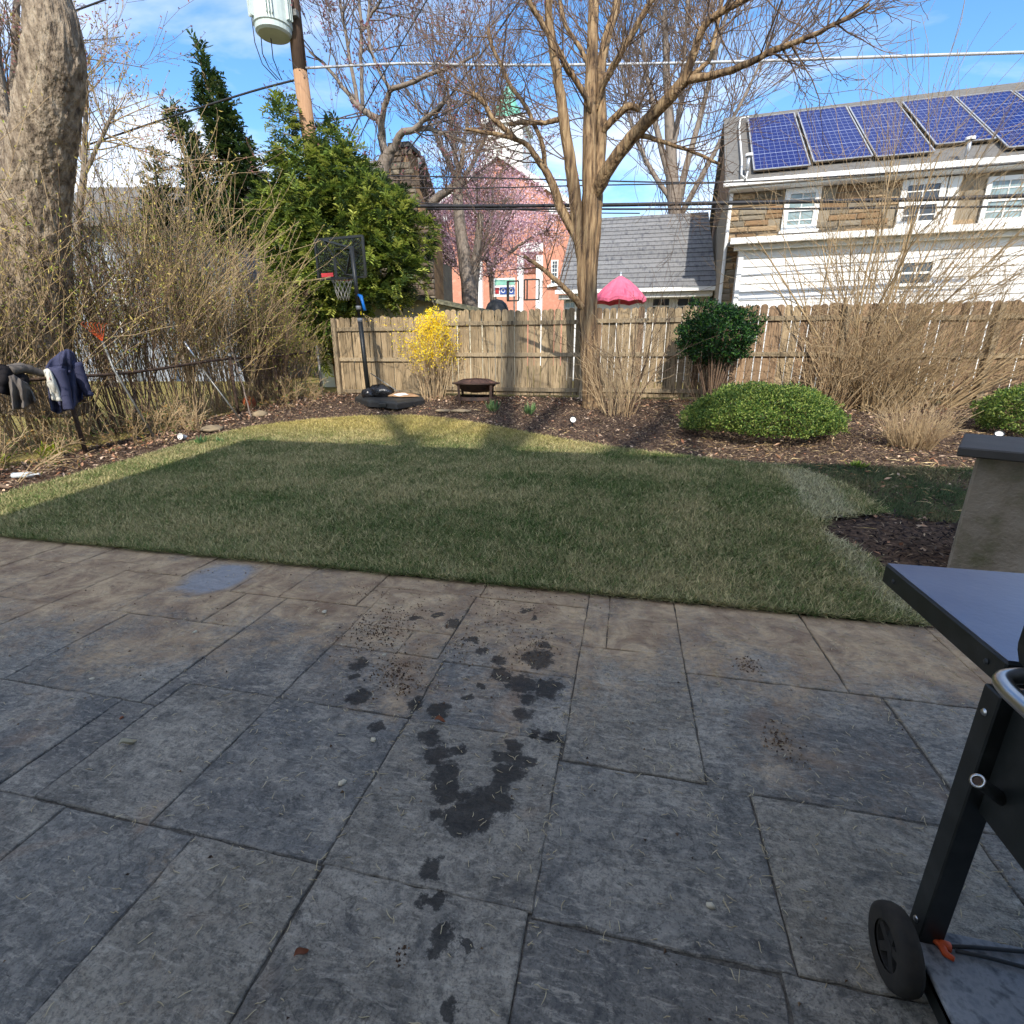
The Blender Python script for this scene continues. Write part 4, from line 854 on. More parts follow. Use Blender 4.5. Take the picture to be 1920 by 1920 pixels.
bush('clipped_tree', 'dark green ball-headed holly on bare stems before the fence', tuple(tpc), (0.66, 0.55, 0.50), 15000, [S(30, 62, 36), S(22, 46, 30), S(46, 84, 44), S(72, 110, 44)], 0.05, tb, -1.0, lump=0.5)
shrub('bare_shrub', 'bundle of thin upright stems below the ball-headed holly', (tb.x + .03, TPY, zg(TPY)), 40, 0.85, 0.35, M['twig'], 0.008, dict(RP, kids=[2]), 1, (0, 0, 0), 0.3, hmin=0.5)

# pink blossom tree by the church
PY = 24.0; pbl, psm, ptp = [], [], []
for l_ in ([(926, 600, 0, 14), (924, 540, 0, 13), (918, 500, 0, 12), (905, 450, 0, 9), (880, 400, 0, 6)], [(922, 520, 0, 9), (940, 450, 0, 7), (960, 390, 0, 5)], [(915, 490, 0, 7), (850, 450, 0, 5), (820, 430, 0, 4)], [(920, 500, 0, 7), (990, 450, 0, 5), (1030, 430, 0, 4)], [(910, 460, 0, 6), (915, 400, 0, 5), (920, 350, 0, 4)]):
    q = refine(limb([(a, b, PY + d, w) for a, b, d, w in l_]), 4, .01); pbl.append(q); sprout(psm, q, 14, 1.5, dict(TW, kids=[3, 3], rmin=0.008, rmax=.02, tiplev=1), 2, ptp, t0=.3)
pb0 = (pbl[0][0][0][0], PY, 0.5)
pbl[0] = (np.vstack([[pb0], pbl[0][0]]), np.concatenate([[pbl[0][1][0]], pbl[0][1]]))
pt = split_tree('blossom_tree', 'mauve pink blossoming tree in front of the brick church', pbl, psm, M['bark_grey'], M['twig'], pb0)
c0, r0 = blob(922, 425, PY, 122, 96); d = rdir(24000) * rng.random((24000, 1)) ** 0.42
P_ = np.concatenate([np.array(c0) + d * np.array(r0), np.repeat(np.array(ptp)[rng.permutation(len(ptp))[:3000]], 3, 0) + rng.normal(0, .12, (min(len(ptp), 3000) * 3, 3))])
fz_ = np.array([mnoise.noise(Vector(p) * 1.3) for p in P_]); P_ = P_[fz_ > -0.22]; n = len(P_)
leaves_obj('blossom', P_, rdir(n), rdir(n), 0.075 * rng.uniform(.6, 1.4, n), 0.06, mixcol(n, [S(232, 198, 206), S(216, 178, 192), S(244, 220, 226), S(200, 160, 174)], .12), M['leaf_matte'], pt, pb0, kind='stuff')

# small green plants
def tuft(name, label, p, n, h, wd, spread, cols, cat='plant', w2=None):
    a = rng.uniform(0, 6.283, n); D = np.stack([np.cos(a) * spread * rng.random(n), np.sin(a) * spread * rng.random(n), np.ones(n)], -1)
    C = np.array(p) + np.stack([np.cos(a) * .07, np.sin(a) * .07, np.zeros(n)], -1) * rng.random((n, 1))
    lines = []
    V, F, c = leaves_np(C, D, np.stack([np.cos(a), np.sin(a), np.full(n, .2)], -1), h * rng.uniform(.6, 1.2, n), wd, mixcol(n, cols, .15))
    o = link(name, mesh_np(name, V - np.array(p), F, col=c), M['leaf'], loc=tuple(p)); return tag(o, label, cat)
DG = [S(92, 126, 74), S(120, 146, 96), S(72, 104, 66)]
tuft('daffodil_leaves', 'clump of green daffodil leaves just right of the fire pit', g(925, 772), 46, 0.24, 0.03, 0.9, DG)
tuft('daffodil_leaves', 'clump of green daffodil leaves standing alone in the mulch right of the fire pit', g(993, 777), 44, 0.22, 0.03, 0.9, DG)
tuft('bulb_sprouts', 'green bulb sprouts beside the white cup', g(378, 832), 18, 0.13, 0.03, 0.9, DG)
tuft('bulb_sprouts', 'tiny green sprout at the lawn edge right of the larger sprouts', g(408, 830), 10, 0.09, 0.025, 0.8, DG)
tuft('weed_plant', 'yellow-green leafy weed at the foot of the jacket post', g(100, 858), 70, 0.2, 0.06, 1.1, [S(170, 180, 50), S(120, 150, 50), S(196, 200, 80)])
tuft('weed_plant', 'yellow-green leaf tuft cut by the left edge of the picture', g(2, 872), 40, 0.16, 0.06, 1.0, [S(150, 170, 60), S(180, 190, 70)])
tuft('weed_plant', 'light green weed at the lawn edge below the dry grass clump', g(1608, 876), 40, 0.08, 0.02, 1.4, [S(130, 150, 60), S(100, 130, 50)])

# ------------------------------------------------------------------ things in the yard
# portable basketball hoop
HY = 10.2
pb, ptop = at(692, 748, HY), at(659, 462, HY); pb.z = zg(HY) + 0.1
hp = thing('basketball_hoop', 'portable black basketball hoop with a clear backboard in front of the fence corner', 'basketball hoop', tuple(pb))
o_ = Vector(pb)
pole = MB(); mid = pb.lerp(ptop, 0.55); pole.tube([pb - o_, mid - o_], 0.05, 10).tube([mid - o_, ptop - o_], 0.042, 10)
pole_o = pole.build('pole', M['black_metal'], hp, smooth=True)
M['sticker'] = mat('grey_sticker', S(150, 152, 156), S(120, 122, 126), scale=30, rough=.4)
for t in (0.52, 0.60): q = pb.lerp(ptop, t); q2 = pb.lerp(ptop, t + .025); MB().tube([q - o_, q2 - o_], 0.053, 10).build('collar', M['sticker'], pole_o, smooth=True)
M['blue_plastic'] = mat('blue_plastic', S(20, 110, 190), S(16, 90, 170), scale=4, rough=.35)
h0, h1 = at(677, 556, HY - .05), at(684, 582, HY - .05)
MB().tube([at(670, 552, HY) - o_, h0 - o_, h0.lerp(h1, .5) - o_, h1 - o_], [0.02, 0.04, 0.028, 0.034], 8).build('height_handle', M['blue_plastic'], hp, smooth=True)
basepoly = [g(666, 752), g(690, 765), g(745, 772), g(797, 757), g(792, 744), g(744, 735), g(676, 738)]
bz = zg(HY) - .02
pl = [(p.x - o_.x, p.y - o_.y) for p in basepoly]; cx_, cy_ = sum(p[0] for p in pl) / 7, sum(p[1] for p in pl) / 7
ins_ = [(cx_ + (a - cx_) * .9, cy_ + (b - cy_) * .9) for a, b in pl]; n = 7
V = [(a, b, bz - o_.z) for a, b in pl] + [(a, b, bz + .10 - o_.z) for a, b in pl] + [(a, b, bz + .15 - o_.z) for a, b in ins_]
hb = MB().add(V, [tuple(range(14, 21))] + [(i, (i + 1) % 7, 7 + (i + 1) % 7, 7 + i) for i in range(7)] + [(7 + i, 7 + (i + 1) % 7, 14 + (i + 1) % 7, 14 + i) for i in range(7)]).build('base', M['black_plastic'], hp, bevel=.012)
nf = g(718, 770); MB().box((nf.x - o_.x, nf.y - o_.y + .03, bz + .06 - o_.z), (.16, .1, .07)).build('wheel_notch', M['black_metal'], hb, bevel=.01)
st0, st1 = at(695, 700, HY), at(745, 733, HY - .1)
MB().tube([st0 - o_, st1 - o_], .012, 6).build('strut', M['galv'], hp, smooth=True)
# backboard, facing the yard's left, seen from behind at an angle
A_, B_, C_, D_ = at(588, 441, HY + .45), at(682, 452, HY + .30), at(686, 521, HY + .30), at(598, 522, HY + .45)
A_ = Vector((D_.x, D_.y, A_.z)); B_ = Vector((C_.x, C_.y, B_.z)); zt, zb_ = (A_.z + B_.z) / 2, (C_.z + D_.z) / 2
A_.z = B_.z = zt; C_.z = D_.z = zb_
ux = (C_ - D_).normalized(); nn = Vector((ux.y, -ux.x, 0)); Wd = (C_ - D_).length; Hd = zt - zb_
def bbp(u, v, w=0): return D_ + ux * (Wd * u) + Vector((0, 0, Hd * v)) + nn * w - o_
m_, nn_, ll_, bb_ = nt('clear_board'); tr = nn_.new('ShaderNodeBsdfTransparent'); tr.inputs[0].default_value = (.8, .82, .82, 1); mx = nn_.new('ShaderNodeMixShader'); mx.inputs[0].default_value = .22
bb_.inputs['Base Color'].default_value = (.03, .03, .03, 1); bb_.inputs['Roughness'].default_value = .15
ll_.new(tr.outputs[0], mx.inputs[1]); ll_.new(bb_.outputs[0], mx.inputs[2]); ll_.new(mx.outputs[0], nn_['Material Output'].inputs['Surface']); M['clear_board'] = m_
bd = MB().extr([bbp(0, 0), bbp(1, 0), bbp(1, 1), bbp(0, 1)], nn * .01).build('backboard', M['clear_board'], hp)
fr = MB(); up3 = nn
for a, b in (((0, 0), (1, 0)), ((1, 0), (1, 1)), ((1, 1), (0, 1)), ((0, 1), (0, 0))): fr.bar(bbp(*a, .0), bbp(*b, .0), .045, .045)
fr.build('frame', M['black_metal'], bd)
M['red_print'] = mat('red_print', S(210, 60, 60), S(170, 70, 76), scale=30, rough=.4)
MB().extr([bbp(.07, .05, .014), bbp(.33, .05, .014), bbp(.33, .15, .014), bbp(.07, .15, .014)], nn * .002).build('red_sticker', M['red_print'], bd)
MB().extr([bbp(.36, .02, .014), bbp(.42, .02, .014), bbp(.42, .5, .014), bbp(.36, .5, .014)], nn * .002).build('shooting_square', M['black_plastic'], bd)
ar = MB()
for u, v, w in ((.20, .98, 0), (.62, .08, 0), (.9, .6, 0)): ar.bar(bbp(u, v, .03), ptop - o_ - Vector((0, 0, .02 + .5 * (v < .3))), .035, .03)
ar.bar(bbp(.2, .98, .04), bbp(.62, .05, .04), .035, .02).bar(bbp(.42, .72, .04), bbp(.8, .72, .04), .03, .02).bar(ptop - o_, bbp(.62, .06, .04), .035, .03)
ar.build('support_arm', M['black_metal'], hp)
rc = bbp(.30, .04, -.30); RR = .225
ring = [rc + Vector((math.cos(a) * RR, math.sin(a) * RR, 0)) for a in np.linspace(0, 2 * math.pi, 25)]
M['orange_rim'] = mat('orange_rim', S(130, 62, 44), S(110, 52, 38), scale=6, rough=.5)
rim = MB().tube(ring, .009, 6).build('rim', M['orange_rim'], hp, smooth=True)
net = MB()
for i in range(12):
    for s in (-1, 1):
        p = []
        for j in range(6):
            t = j / 5; a = 2 * math.pi * i / 12 + s * t * 1.05; r_ = RR * (1 - .48 * t ** .8); p.append(rc + Vector((math.cos(a) * r_, math.sin(a) * r_, -.42 * t)))
        net.tube(p, .0042, 4)
M['net'] = mat('net_cord', S(196, 192, 180), S(170, 166, 156), scale=20, rough=.9)
net.build('net', M['net'], hp, smooth=True)
# bag of rubbish and paper sack lying on the hoop's base
def lumpy(mb, c, r, amp, seed, nu=20, nv=12, flat=-.9, fr_=3.0):
    V, F = [], []
    for j in range(nv + 1):
        th = math.pi * j / nv
        for i in range(nu):
            ph = 2 * math.pi * i / nu; d = Vector((math.sin(th) * math.cos(ph), math.sin(th) * math.sin(ph), math.cos(th)))
            k_ = 1 + amp * (mnoise.noise(d * fr_ + Vector((seed, 0, 0))) + .6 * mnoise.noise(d * fr_ * 2.7 + Vector((seed, 3, 0))))
            z = max(d.z, flat); V.append((c[0] + d.x * r[0] * k_, c[1] + d.y * r[1] * k_, c[2] + z * r[2] * k_))
    F = [(j * nu + i, j * nu + (i + 1) % nu, (j + 1) * nu + (i + 1) % nu, (j + 1) * nu + i) for j in range(nv) for i in range(nu)]
    return mb.add(V, F)
M['bin_bag'] = mat('bin_bag', (.012, .012, .013), (.02, .02, .022), scale=8, rough=.22, bump=.8, bscale=14, spec=.6)
bp_ = at(712, 731, 10.12); tag(lumpy(MB(), (0, 0, 0), (.30, .2, .16), .28, 2.2, flat=-.7).build('rubbish_bag', M['bin_bag'], smooth=True, loc=(bp_.x, 10.15, bz + .24)), 'crumpled glossy black plastic bag on the hoop base', 'bag')
tag(lumpy(MB(), (0, 0, 0), (.13, .12, .12), .3, 5.2, flat=-.7).build('rubbish_bag', M['bin_bag'], smooth=True, loc=(at(690, 735, 9.98).x, 9.98, bz + .21)), 'small knotted end of black plastic sheet at the foot of the hoop pole', 'bag')
M['paper'] = mat('kraft_paper', S(176, 142, 106), S(158, 124, 92), scale=5, rough=.8, bump=.25, bscale=10)
M['print_dark'] = mat('sack_print', S(128, 60, 40), S(110, 48, 34), scale=10, rough=.7); M['print_green'] = mat('sack_print_green', S(50, 96, 70), S(40, 80, 60), scale=10, rough=.7)
q = [at(700, 739, 10.3), at(775, 729, 10.55), at(787, 745, 10.1), at(752, 753, 9.85)]
sk = thing('paper_sack', 'flattened brown paper mulch sack with printing lying on the hoop base', 'sack', (at(752, 742, 10.2).x, 10.2, bz + .15))
so = sk.location
corn = [Vector((p.x - so.x, p.y - so.y, 0)) for p in q]
def sack(u, v):
    p = corn[0].lerp(corn[1], u).lerp(corn[3].lerp(corn[2], u), v)
    return p + Vector((0, 0, .02 + .07 * (math.sin(math.pi * u) * math.sin(math.pi * v)) ** .6 + .012 * mnoise.noise(p * 9)))
MB().grid(sack, 12, 10).build('body', M['paper'], sk, smooth=True)
def onsack(u0, u1, v0, v1, name, m): MB().grid(lambda u, v: sack(u0 + (u1 - u0) * u, v0 + (v1 - v0) * v) + Vector((0, 0, .006)), 4, 4).build(name, m, sk, smooth=True)
onsack(.34, .66, .3, .45, 'printed_stripe', M['print_dark']); onsack(.74, .9, .2, .55, 'printed_emblem', M['print_green']); onsack(.05, .5, .68, .92, 'white_panel', M['white_paint'])

# fire pit
fp = at(893, 742, 10.5); fp = Vector((fp.x, 10.5, zg(10.5)))
M['fire_iron'] = mat('fire_iron', S(52, 46, 44), S(80, 62, 54), S(36, 34, 34), scale=7, rough=.7, bump=.15); M['fire_rust'] = mat('fire_rust', S(84, 58, 50), S(64, 48, 44), S(108, 78, 66), scale=9, rough=.85)
pit = thing('fire_pit', 'round rusty steel fire pit on four legs before the fence', 'fire pit', tuple(fp))
MB().lathe([(.10, .20), (.30, .24), (.42, .36), (.50, .385), (.505, .40), (.43, .395), (.40, .37), (.28, .28), (.0, .26)], 32).build('bowl', M['fire_iron'], pit, smooth=True)
MB().lathe([(.44, .402), (.30, .455), (.12, .475), (0, .48)], 32).build('lid', M['fire_rust'], pit, smooth=True)
for i in range(6):
    a = math.pi * i / 6; MB().tube([(math.cos(a) * r_, math.sin(a) * r_, z) for r_, z in ((-.43, .405), (-.28, .47), (0, .49), (.28, .47), (.43, .405))], .006, 4).build('lid_rib', M['fire_rust'], pit)
for i in range(4):
    a = math.pi / 4 + i * math.pi / 2 + .2; c, s = math.cos(a), math.sin(a)
    MB().bar((.47 * c, .47 * s, .37), (.45 * c, .45 * s, -.02), .06, .02, up=Vector((c, s, 0))).build('leg', M['fire_iron'], pit, bevel=.003)
MB().lathe([(.44, .06), (.44, .13), (.425, .13), (.425, .06)], 32, close=True).build('shelf_ring', M['fire_iron'], pit)

# garden spotlights
def spotlight(label, p, d):
    t = thing('garden_spotlight', label, 'light', tuple(p), group='garden spotlights')
    d = Vector(d).normalized(); q = d.to_track_quat('Z', 'Y').to_matrix()
    MB().lathe([(0, -.08), (.03, -.075), (.045, -.02), (.055, .05), (.055, .055), (.045, .055), (.042, .03)], 16, (0, 0, .10), q).build('housing', M['black_plastic'], t, smooth=True)
    MB().lathe([(.044, .045), (0, .046)], 16, (0, 0, .10), q).build('lens', M['white_paint'], t)
    MB().tube([(0, 0, -.05), (0, 0, .09)], .012, 6).build('spike', M['black_plastic'], t)
spotlight('small black garden spotlight with a pale lens in the mulch below the tree', g(1073, 800), (.25, -.8, .35))
spotlight('silver-topped garden spotlight beside the bush at the right edge', g(1868, 832), (-.3, -.6, .7))

# jackets over the chain link fence
M['navy'] = mat('navy_cloth', S(72, 74, 98), S(52, 55, 78), scale=6, rough=.9, bump=.2, bscale=40, spec=.15); M['white_cloth'] = mat('white_cloth', S(214, 212, 200), S(190, 188, 180), scale=5, rough=.95, spec=.1)
M['black_cloth'] = mat('black_cloth', S(30, 28, 30), S(44, 42, 44), scale=6, rough=.95, spec=.1); M['grey_cloth'] = mat('grey_cloth', S(112, 106, 100), S(90, 84, 80), scale=6, rough=.95, spec=.1); M['red_thread'] = mat('red_thread', S(190, 60, 60), S(170, 50, 54), scale=9)
def cloth(name, top, bot, m, parent, X, fold=.03, nf=5, thick=.016, seed=0, nu=28, nv=18):
    o = Vector(parent.location); it = lambda P_, u: (np.interp(u * (len(P_) - 1), range(len(P_)), [p[0] for p in P_]), np.interp(u * (len(P_) - 1), range(len(P_)), [p[1] for p in P_]))
    def fn(u, v):
        a, b = it(top, u), it(bot, u); px = a[0] + (b[0] - a[0]) * v; py = a[1] + (b[1] - a[1]) * v
        off = fold * (.35 + v) * math.sin(u * nf * 6.28 + seed + v * 1.5) + .02 * mnoise.noise(Vector((u * 7, v * 5, seed)))
        bulge = .07 * math.sin(math.pi * min(1, v * 1.1 + .15)) * math.sin(math.pi * u)
        return atX(px, py, X + off + bulge) - o
    ob = MB().grid(fn, nu, nv).build(name, m, parent, smooth=True); md = ob.modifiers.new('thickness', 'SOLIDIFY'); md.thickness = thick; return ob
jk = thing('jacket', 'navy blue hooded jacket with white lining hung on the chain link post', 'jacket', tuple(atX(125, 690, -7.1)))
cloth('body', [(86, 688), (98, 672), (112, 660), (126, 654), (139, 660), (148, 688), (154, 708)], [(98, 770), (108, 776), (118, 772), (132, 768), (142, 762), (150, 752), (156, 744)], M['navy'], jk, -7.10, .035, 3, seed=1)
def sleeve(name, pts, X, w, m, parent):
    o = Vector(parent.location); P_ = [atX(a, b, X) - o for a, b in pts]; k = len(P_)
    l_ = refine((np.array([tuple(p) for p in P_]), np.array(w)), 4, .004); mb = MB(); mb.tube([Vector(p) for p in l_[0]], list(l_[1]), 10, cap=True); return mb.build(name, m, parent, smooth=True)
sleeve('sleeve', [(108, 690), (116, 720), (124, 748), (129, 768)], -7.0, [.085, .075, .06, .055], M['navy'], jk)
sleeve('sleeve', [(140, 680), (152, 708), (161, 730), (168, 741)], -7.04, [.08, .065, .055, .05], M['navy'], jk)
cloth('hood', [(112, 664), (120, 656), (130, 655), (138, 664)], [(110, 690), (118, 700), (130, 702), (140, 692)], M['navy'], jk, -7.03, .02, 2, seed=4, nu=12, nv=10)
ln = cloth('lining', [(84, 694), (90, 692), (96, 700)], [(97, 750), (108, 752), (119, 752)], M['white_cloth'], jk, -7.02, .012, 1, seed=2, nu=10, nv=12)
cloth('lining_print', [(91, 706), (94, 706)], [(93, 716), (96, 716)], M['red_thread'], jk, -6.995, .0, 1, .004, nu=2, nv=2)
jb = thing('jacket', 'black and grey jacket slumped over the chain link at the left edge', 'jacket', tuple(atX(25, 720, -7.1)))
cloth('body', [(-40, 690), (0, 684), (22, 690), (40, 698), (52, 708)], [(-40, 742), (0, 738), (18, 742), (40, 744), (54, 742)], M['black_cloth'], jb, -7.10, .05, 2, seed=3)
cloth('panel', [(14, 706), (26, 702), (40, 712), (52, 718)], [(24, 768), (36, 768), (52, 762), (66, 752)], M['grey_cloth'], jb, -7.0, .045, 2, seed=6)
sleeve('sleeve', [(18, 694), (40, 690), (60, 694), (82, 700)], -7.06, [.06, .06, .05, .035], M['grey_cloth'], jb)

# tools leaning on the chain link
rk = thing('garden_rake', 'upturned rake with an orange head and grey pole leaning on the chain link', 'rake', tuple(g(292, 824)))
o_ = Vector(rk.location); top_ = atX(192, 640, -7.35)
MB().tube([Vector((0, 0, 0)), atX(214, 694, -7.19) - o_, top_ - o_], .016, 8).build('handle', M['galv'], rk, smooth=True)
ax_ = (top_ - o_).normalized(); sd_ = Vector((.2, 1, 0)).normalized(); tn = MB()
for i in range(-3, 4):
    e = top_ - o_ + ax_ * .24 + sd_ * (i * .05); tn.tube([top_ - o_, e, e + Vector((.05, 0, .02))], .0045, 4)
M['orange_plastic'] = mat('orange_plastic', S(214, 92, 44), S(190, 76, 36), scale=6, rough=.5)
tn.build('tines', M['orange_plastic'], rk)
t2 = thing('steel_pole', 'thin grey steel tool pole leaning on the chain link right of the rake', 'pole', tuple(g(452, 788)))
o_ = Vector(t2.location)
MB().tube([Vector((0, 0, 0)), atX(378, 690, -7.2) - o_], .014, 8).build('shaft', M['galv'], t2, smooth=True); MB().tube([atX(378, 690, -7.2) - o_, atX(345, 640, -7.3) - o_], .024, 8).build('grip', M['steel'], t2, smooth=True)
s3 = thing('stick', 'grey bare stick leaning on the chain link before the evergreens', 'stick', tuple(g(471, 782)))
tubes_obj('stem', [refine((np.array([tuple(Vector((0, 0, 0))), tuple(atX(455, 725, -7.05) - Vector(s3.location)), tuple(atX(438, 670, -7.15) - Vector(s3.location)), tuple(atX(425, 610, -7.25) - Vector(s3.location))]), np.array([.018, .016, .014, .007])), 4, .008)], M['twig_grey'], s3)

# bits on the ground
bt = g(48, 896); M['clear_plastic'] = mat('clear_plastic', S(214, 220, 224), S(180, 190, 196), scale=9, rough=.15, spec=.6)
btl = thing('plastic_bottle', 'empty clear plastic bottle lying on the left mulch bed', 'bottle', (bt.x, bt.y, bt.z + .035), .5)
MX = Matrix.Rotation(math.pi / 2, 3, 'Y')
MB().lathe([(0, -.12), (.03, -.118), (.034, -.1), (.031, -.05), (.034, 0), (.032, .05), (.026, .08), (.014, .11), (.013, .125)], 14, (0, 0, 0), MX).build('body', M['clear_plastic'], btl, smooth=True); MB().lathe([(.016, .118), (.016, .14), (0, .14)], 12, (0, 0, 0), MX).build('cap', M['white_paint'], btl, smooth=True)
wc = g(344, 824); tag(MB().lathe([(.03, -.05), (.045, .05), (.05, .052), (.044, .045), (.03, -.045), (0, -.045)], 14, (0, 0, 0), Matrix.Rotation(1.3, 3, 'X')).build('white_cup', M['white_paint'], smooth=True, loc=(wc.x, wc.y, wc.z + .04)), 'small white cup lying at the lawn edge by the dry stalks', 'cup')
M['field_stone'] = mat('field_stone', S(160, 142, 112), S(120, 108, 92), scale=6, rough=.9, bump=.5)
for px, py, rx, ry, rz, lab in ((398, 806, .26, .17, .05, 'flat tan stone on the bed right of the dry stalks'), (488, 779, .14, .11, .07, 'tan stone at the foot of the leaning stick'), (830, 772, .15, .12, .03, 'flat tan stone left of the fire pit, the smaller of two'), (864, 772, .2, .13, .03, 'flat tan stone against the fire pit leg, the larger of two')):
    p = g(px, py); tag(lumpy(MB(), (0, 0, 0), (rx, ry, rz), .25, px, 16, 8, -.5).build('stone', M['field_stone'], smooth=True, loc=(p.x, p.y, p.z + .02), rot=(0, 0, px)), lab, 'stone')
M['ball'] = mat('orange_rubber', S(176, 92, 48), S(150, 74, 40), scale=12, rough=.7, bump=.2)
bp_ = atX(466, 745, -7.5); tag(MB().lathe([(.125 * math.sin(a), -.125 * math.cos(a)) for a in np.linspace(0, math.pi, 13)], 20).build('ball', M['ball'], smooth=True, loc=(bp_.x, bp_.y, zg(bp_.y) + .12)), 'worn orange ball behind the chain link under the hedge', 'ball')
bs = g(12, 920); tag(MB().tube([(-.25, .02, .02), (0, 0, .03), (.14, -.02, .02)], [.02, .024, .012], 8).build('dark_stick', M['twig'], smooth=True, loc=(bs.x - .05, bs.y, bs.z + .02)), 'short dark stick on the lawn edge at the far left', 'stick')

# ------------------------------------------------------------------ stucco pillar and grill on the right
M['stucco'] = mat('pillar_stucco', S(108, 104, 78), S(146, 134, 118), S(164, 152, 136), scale=5, rough=.95, bump=.8, bscale=55, dist=.012, detail=9)
M['cap_stone'] = mat('cap_stone', S(80, 76, 72), S(64, 61, 58), scale=6, rough=.7, bump=.25, bscale=40, dist=.006)
corner = atZ(1797, 838, .90); prz = R(-30)
pil = thing('stucco_pillar', 'square tan stucco pillar with a dark stone cap beside the lawn', 'pillar', (corner.x, corner.y, 0), prz)
MB().box((.40, .40, .41), (.60, .60, .86)).build('column', M['stucco'], pil, bevel=.012)
MB().box((.40, .40, .871), (.80, .80, .058)).build('cap', M['cap_stone'], pil, bevel=.008)

M['grill_black'] = mat('grill_enamel', (.010, .012, .011), (.017, .019, .018), (.03, .031, .03), scale=14, rough=.42, spec=.45, bump=.06, bscale=180, dist=.002, lo=.4, hi=.75)
M['grill_shelf'] = mat('shelf_top', S(120, 124, 140), S(108, 112, 130), scale=5, rough=.33, metal=.75, bump=.04, bscale=60)
M['dusty_metal'] = mat('dusty_shelf', S(112, 116, 122), S(140, 142, 144), S(84, 88, 94), scale=34, rough=.75, bump=.25, bscale=120, dist=.003)
M['rubber'] = mat('wheel_rubber', S(30, 30, 30), S(62, 56, 48), scale=12, rough=.9)
gl = thing('gas_grill', 'black gas grill with side shelf and wheels standing at the right edge', 'grill', (.8, 1.0, 0)); go = Vector((.8, 1.0, 0))
def gp(x, y, z): return Vector((x, y, z)) - go
sh = MB().box(gp(1.12, 1.353, .822), (.66, .525, .058)).build('side_shelf', M['grill_black'], gl, bevel=.004)
MB().box(gp(1.12, 1.353, .853), (.652, .517, .003)).build('shelf_top', M['grill_shelf'], sh)
for x, y in ((.795, 1.075), (1.40, 1.075), (.795, .32), (1.40, .32)):
    MB().box(gp(x, y, .445), (.052, .05, .70)).build('leg', M['grill_black'], gl, bevel=.003)
MB().box(gp(.805, .70, .665), (.02, .70, .31)).build('front_panel', M['grill_black'], gl, bevel=.003)
MB().box(gp(1.11, .70, .72), (.57, .72, .26)).build('firebox', M['grill_black'], gl, bevel=.01)
prof = [(.80, .856), (.785, .90), (.785, .96), (.80, 1.01), (.85, 1.08), (.93, 1.14), (1.03, 1.16), (1.15, 1.16), (1.28, 1.13), (1.37, 1.05), (1.40, .95), (1.40, .856)]
MB().extr([gp(x, 1.082, z) for x, z in prof], (0, -.74, 0)).build('lid', M['grill_black'], gl, bevel=.008)
hd = refine((np.array([(.81, 1.02, .868), (.765, 1.015, .868), (.728, 1.0, .867), (.716, .97, .864), (.715, .9, .862), (.715, .6, .862), (.716, .47, .864), (.73, .44, .867), (.765, .43, .868), (.81, .43, .868)]), np.full(10, .0155)), 5)
MB().tube([Vector(p) - go for p in hd[0]], .0155, 14).build('lid_handle', M['steel'], gl, smooth=True)
bk = MB().tube([gp(.742, .999, .628), gp(.775, 1.004, .604), gp(.80, 1.009, .584)], .0135, 12).tube([gp(.80, 1.009, .584), gp(.85, 1.0, .576), gp(.95, .98, .574)], .006, 8).build('hook_bracket', M['grill_black'], gl, smooth=True)
dirv = Vector((-.058, -.01, .044)).normalized(); MQ = dirv.to_track_quat('Z', 'Y').to_matrix()
MB().lathe([(.0095, .001), (.0145, .001), (.0145, .004), (.0095, .004)], 16, gp(.742, .999, .628), MQ, close=True).build('bracket_end_ring', M['steel'], bk, smooth=True)
MB().lathe([(.0, .0015), (.0095, .0015)], 12, gp(.742, .999, .628), MQ).build('bracket_end', M['rust'], bk)
MB().box(gp(1.09, .69, .088), (.66, .80, .024)).build('bottom_shelf', M['dusty_metal'], gl, bevel=.002)
MB().box(gp(.766, .69, .066), (.012, .80, .05)).build('shelf_lip', M['grill_black'], gl)
for y in (1.03, .36):
    wh = MB().lathe([(.052, -.02), (.075, -.024), (.088, -.018), (.092, -.006), (.092, .008), (.088, .02), (.07, .026), (.05, .024)], 32, gp(.712, y, .092), Matrix.Rotation(math.pi / 2, 3, 'Y')).build('wheel', M['rubber'], gl, smooth=True)
    hub = MB().lathe([(.0, -.012), (.016, -.014), (.018, -.004), (.0, -.004)], 16, gp(.712, y, .092), Matrix.Rotation(math.pi / 2, 3, 'Y'))
    for k_ in range(5):
        a = k_ * 2 * math.pi / 5 + .3; hub.bar(gp(.705, y + math.cos(a) * .014, .092 + math.sin(a) * .014), gp(.705, y + math.cos(a) * .056, .092 + math.sin(a) * .056), .02, .012, up=Vector((1, 0, 0)))
    hub.lathe([(.05, -.014), (.058, -.014), (.058, .01), (.05, .01)], 28, gp(.712, y, .092), Matrix.Rotation(math.pi / 2, 3, 'Y'), close=True)
    hub.build('hub', M['rubber'], wh); MB().tube([gp(.70, y, .092), gp(.80, y, .092)], .006, 8).build('axle', M['steel'], wh)
for x, y, z in ((.768, 1.075, .74), (.768, 1.075, .14)): MB().lathe([(0, .004), (.006, .0035), (.008, 0)], 10, gp(x, y, z), Matrix.Rotation(-math.pi / 2, 3, 'Y')).build('bolt', M['steel'], gl, smooth=True)
for y in (1.14, 1.55): MB().lathe([(0, .003), (.005, .0026), (.007, 0)], 10, gp(.788, y, .822), Matrix.Rotation(-math.pi / 2, 3, 'Y')).build('bolt', M['black_plastic'], gl, smooth=True)
bg_ = thing('bungee_cord', 'black bungee cord with an orange hook lying on the grill bottom shelf', 'cord', (.81, 1.055, .1)); bo = Vector((.81, 1.055, .1))
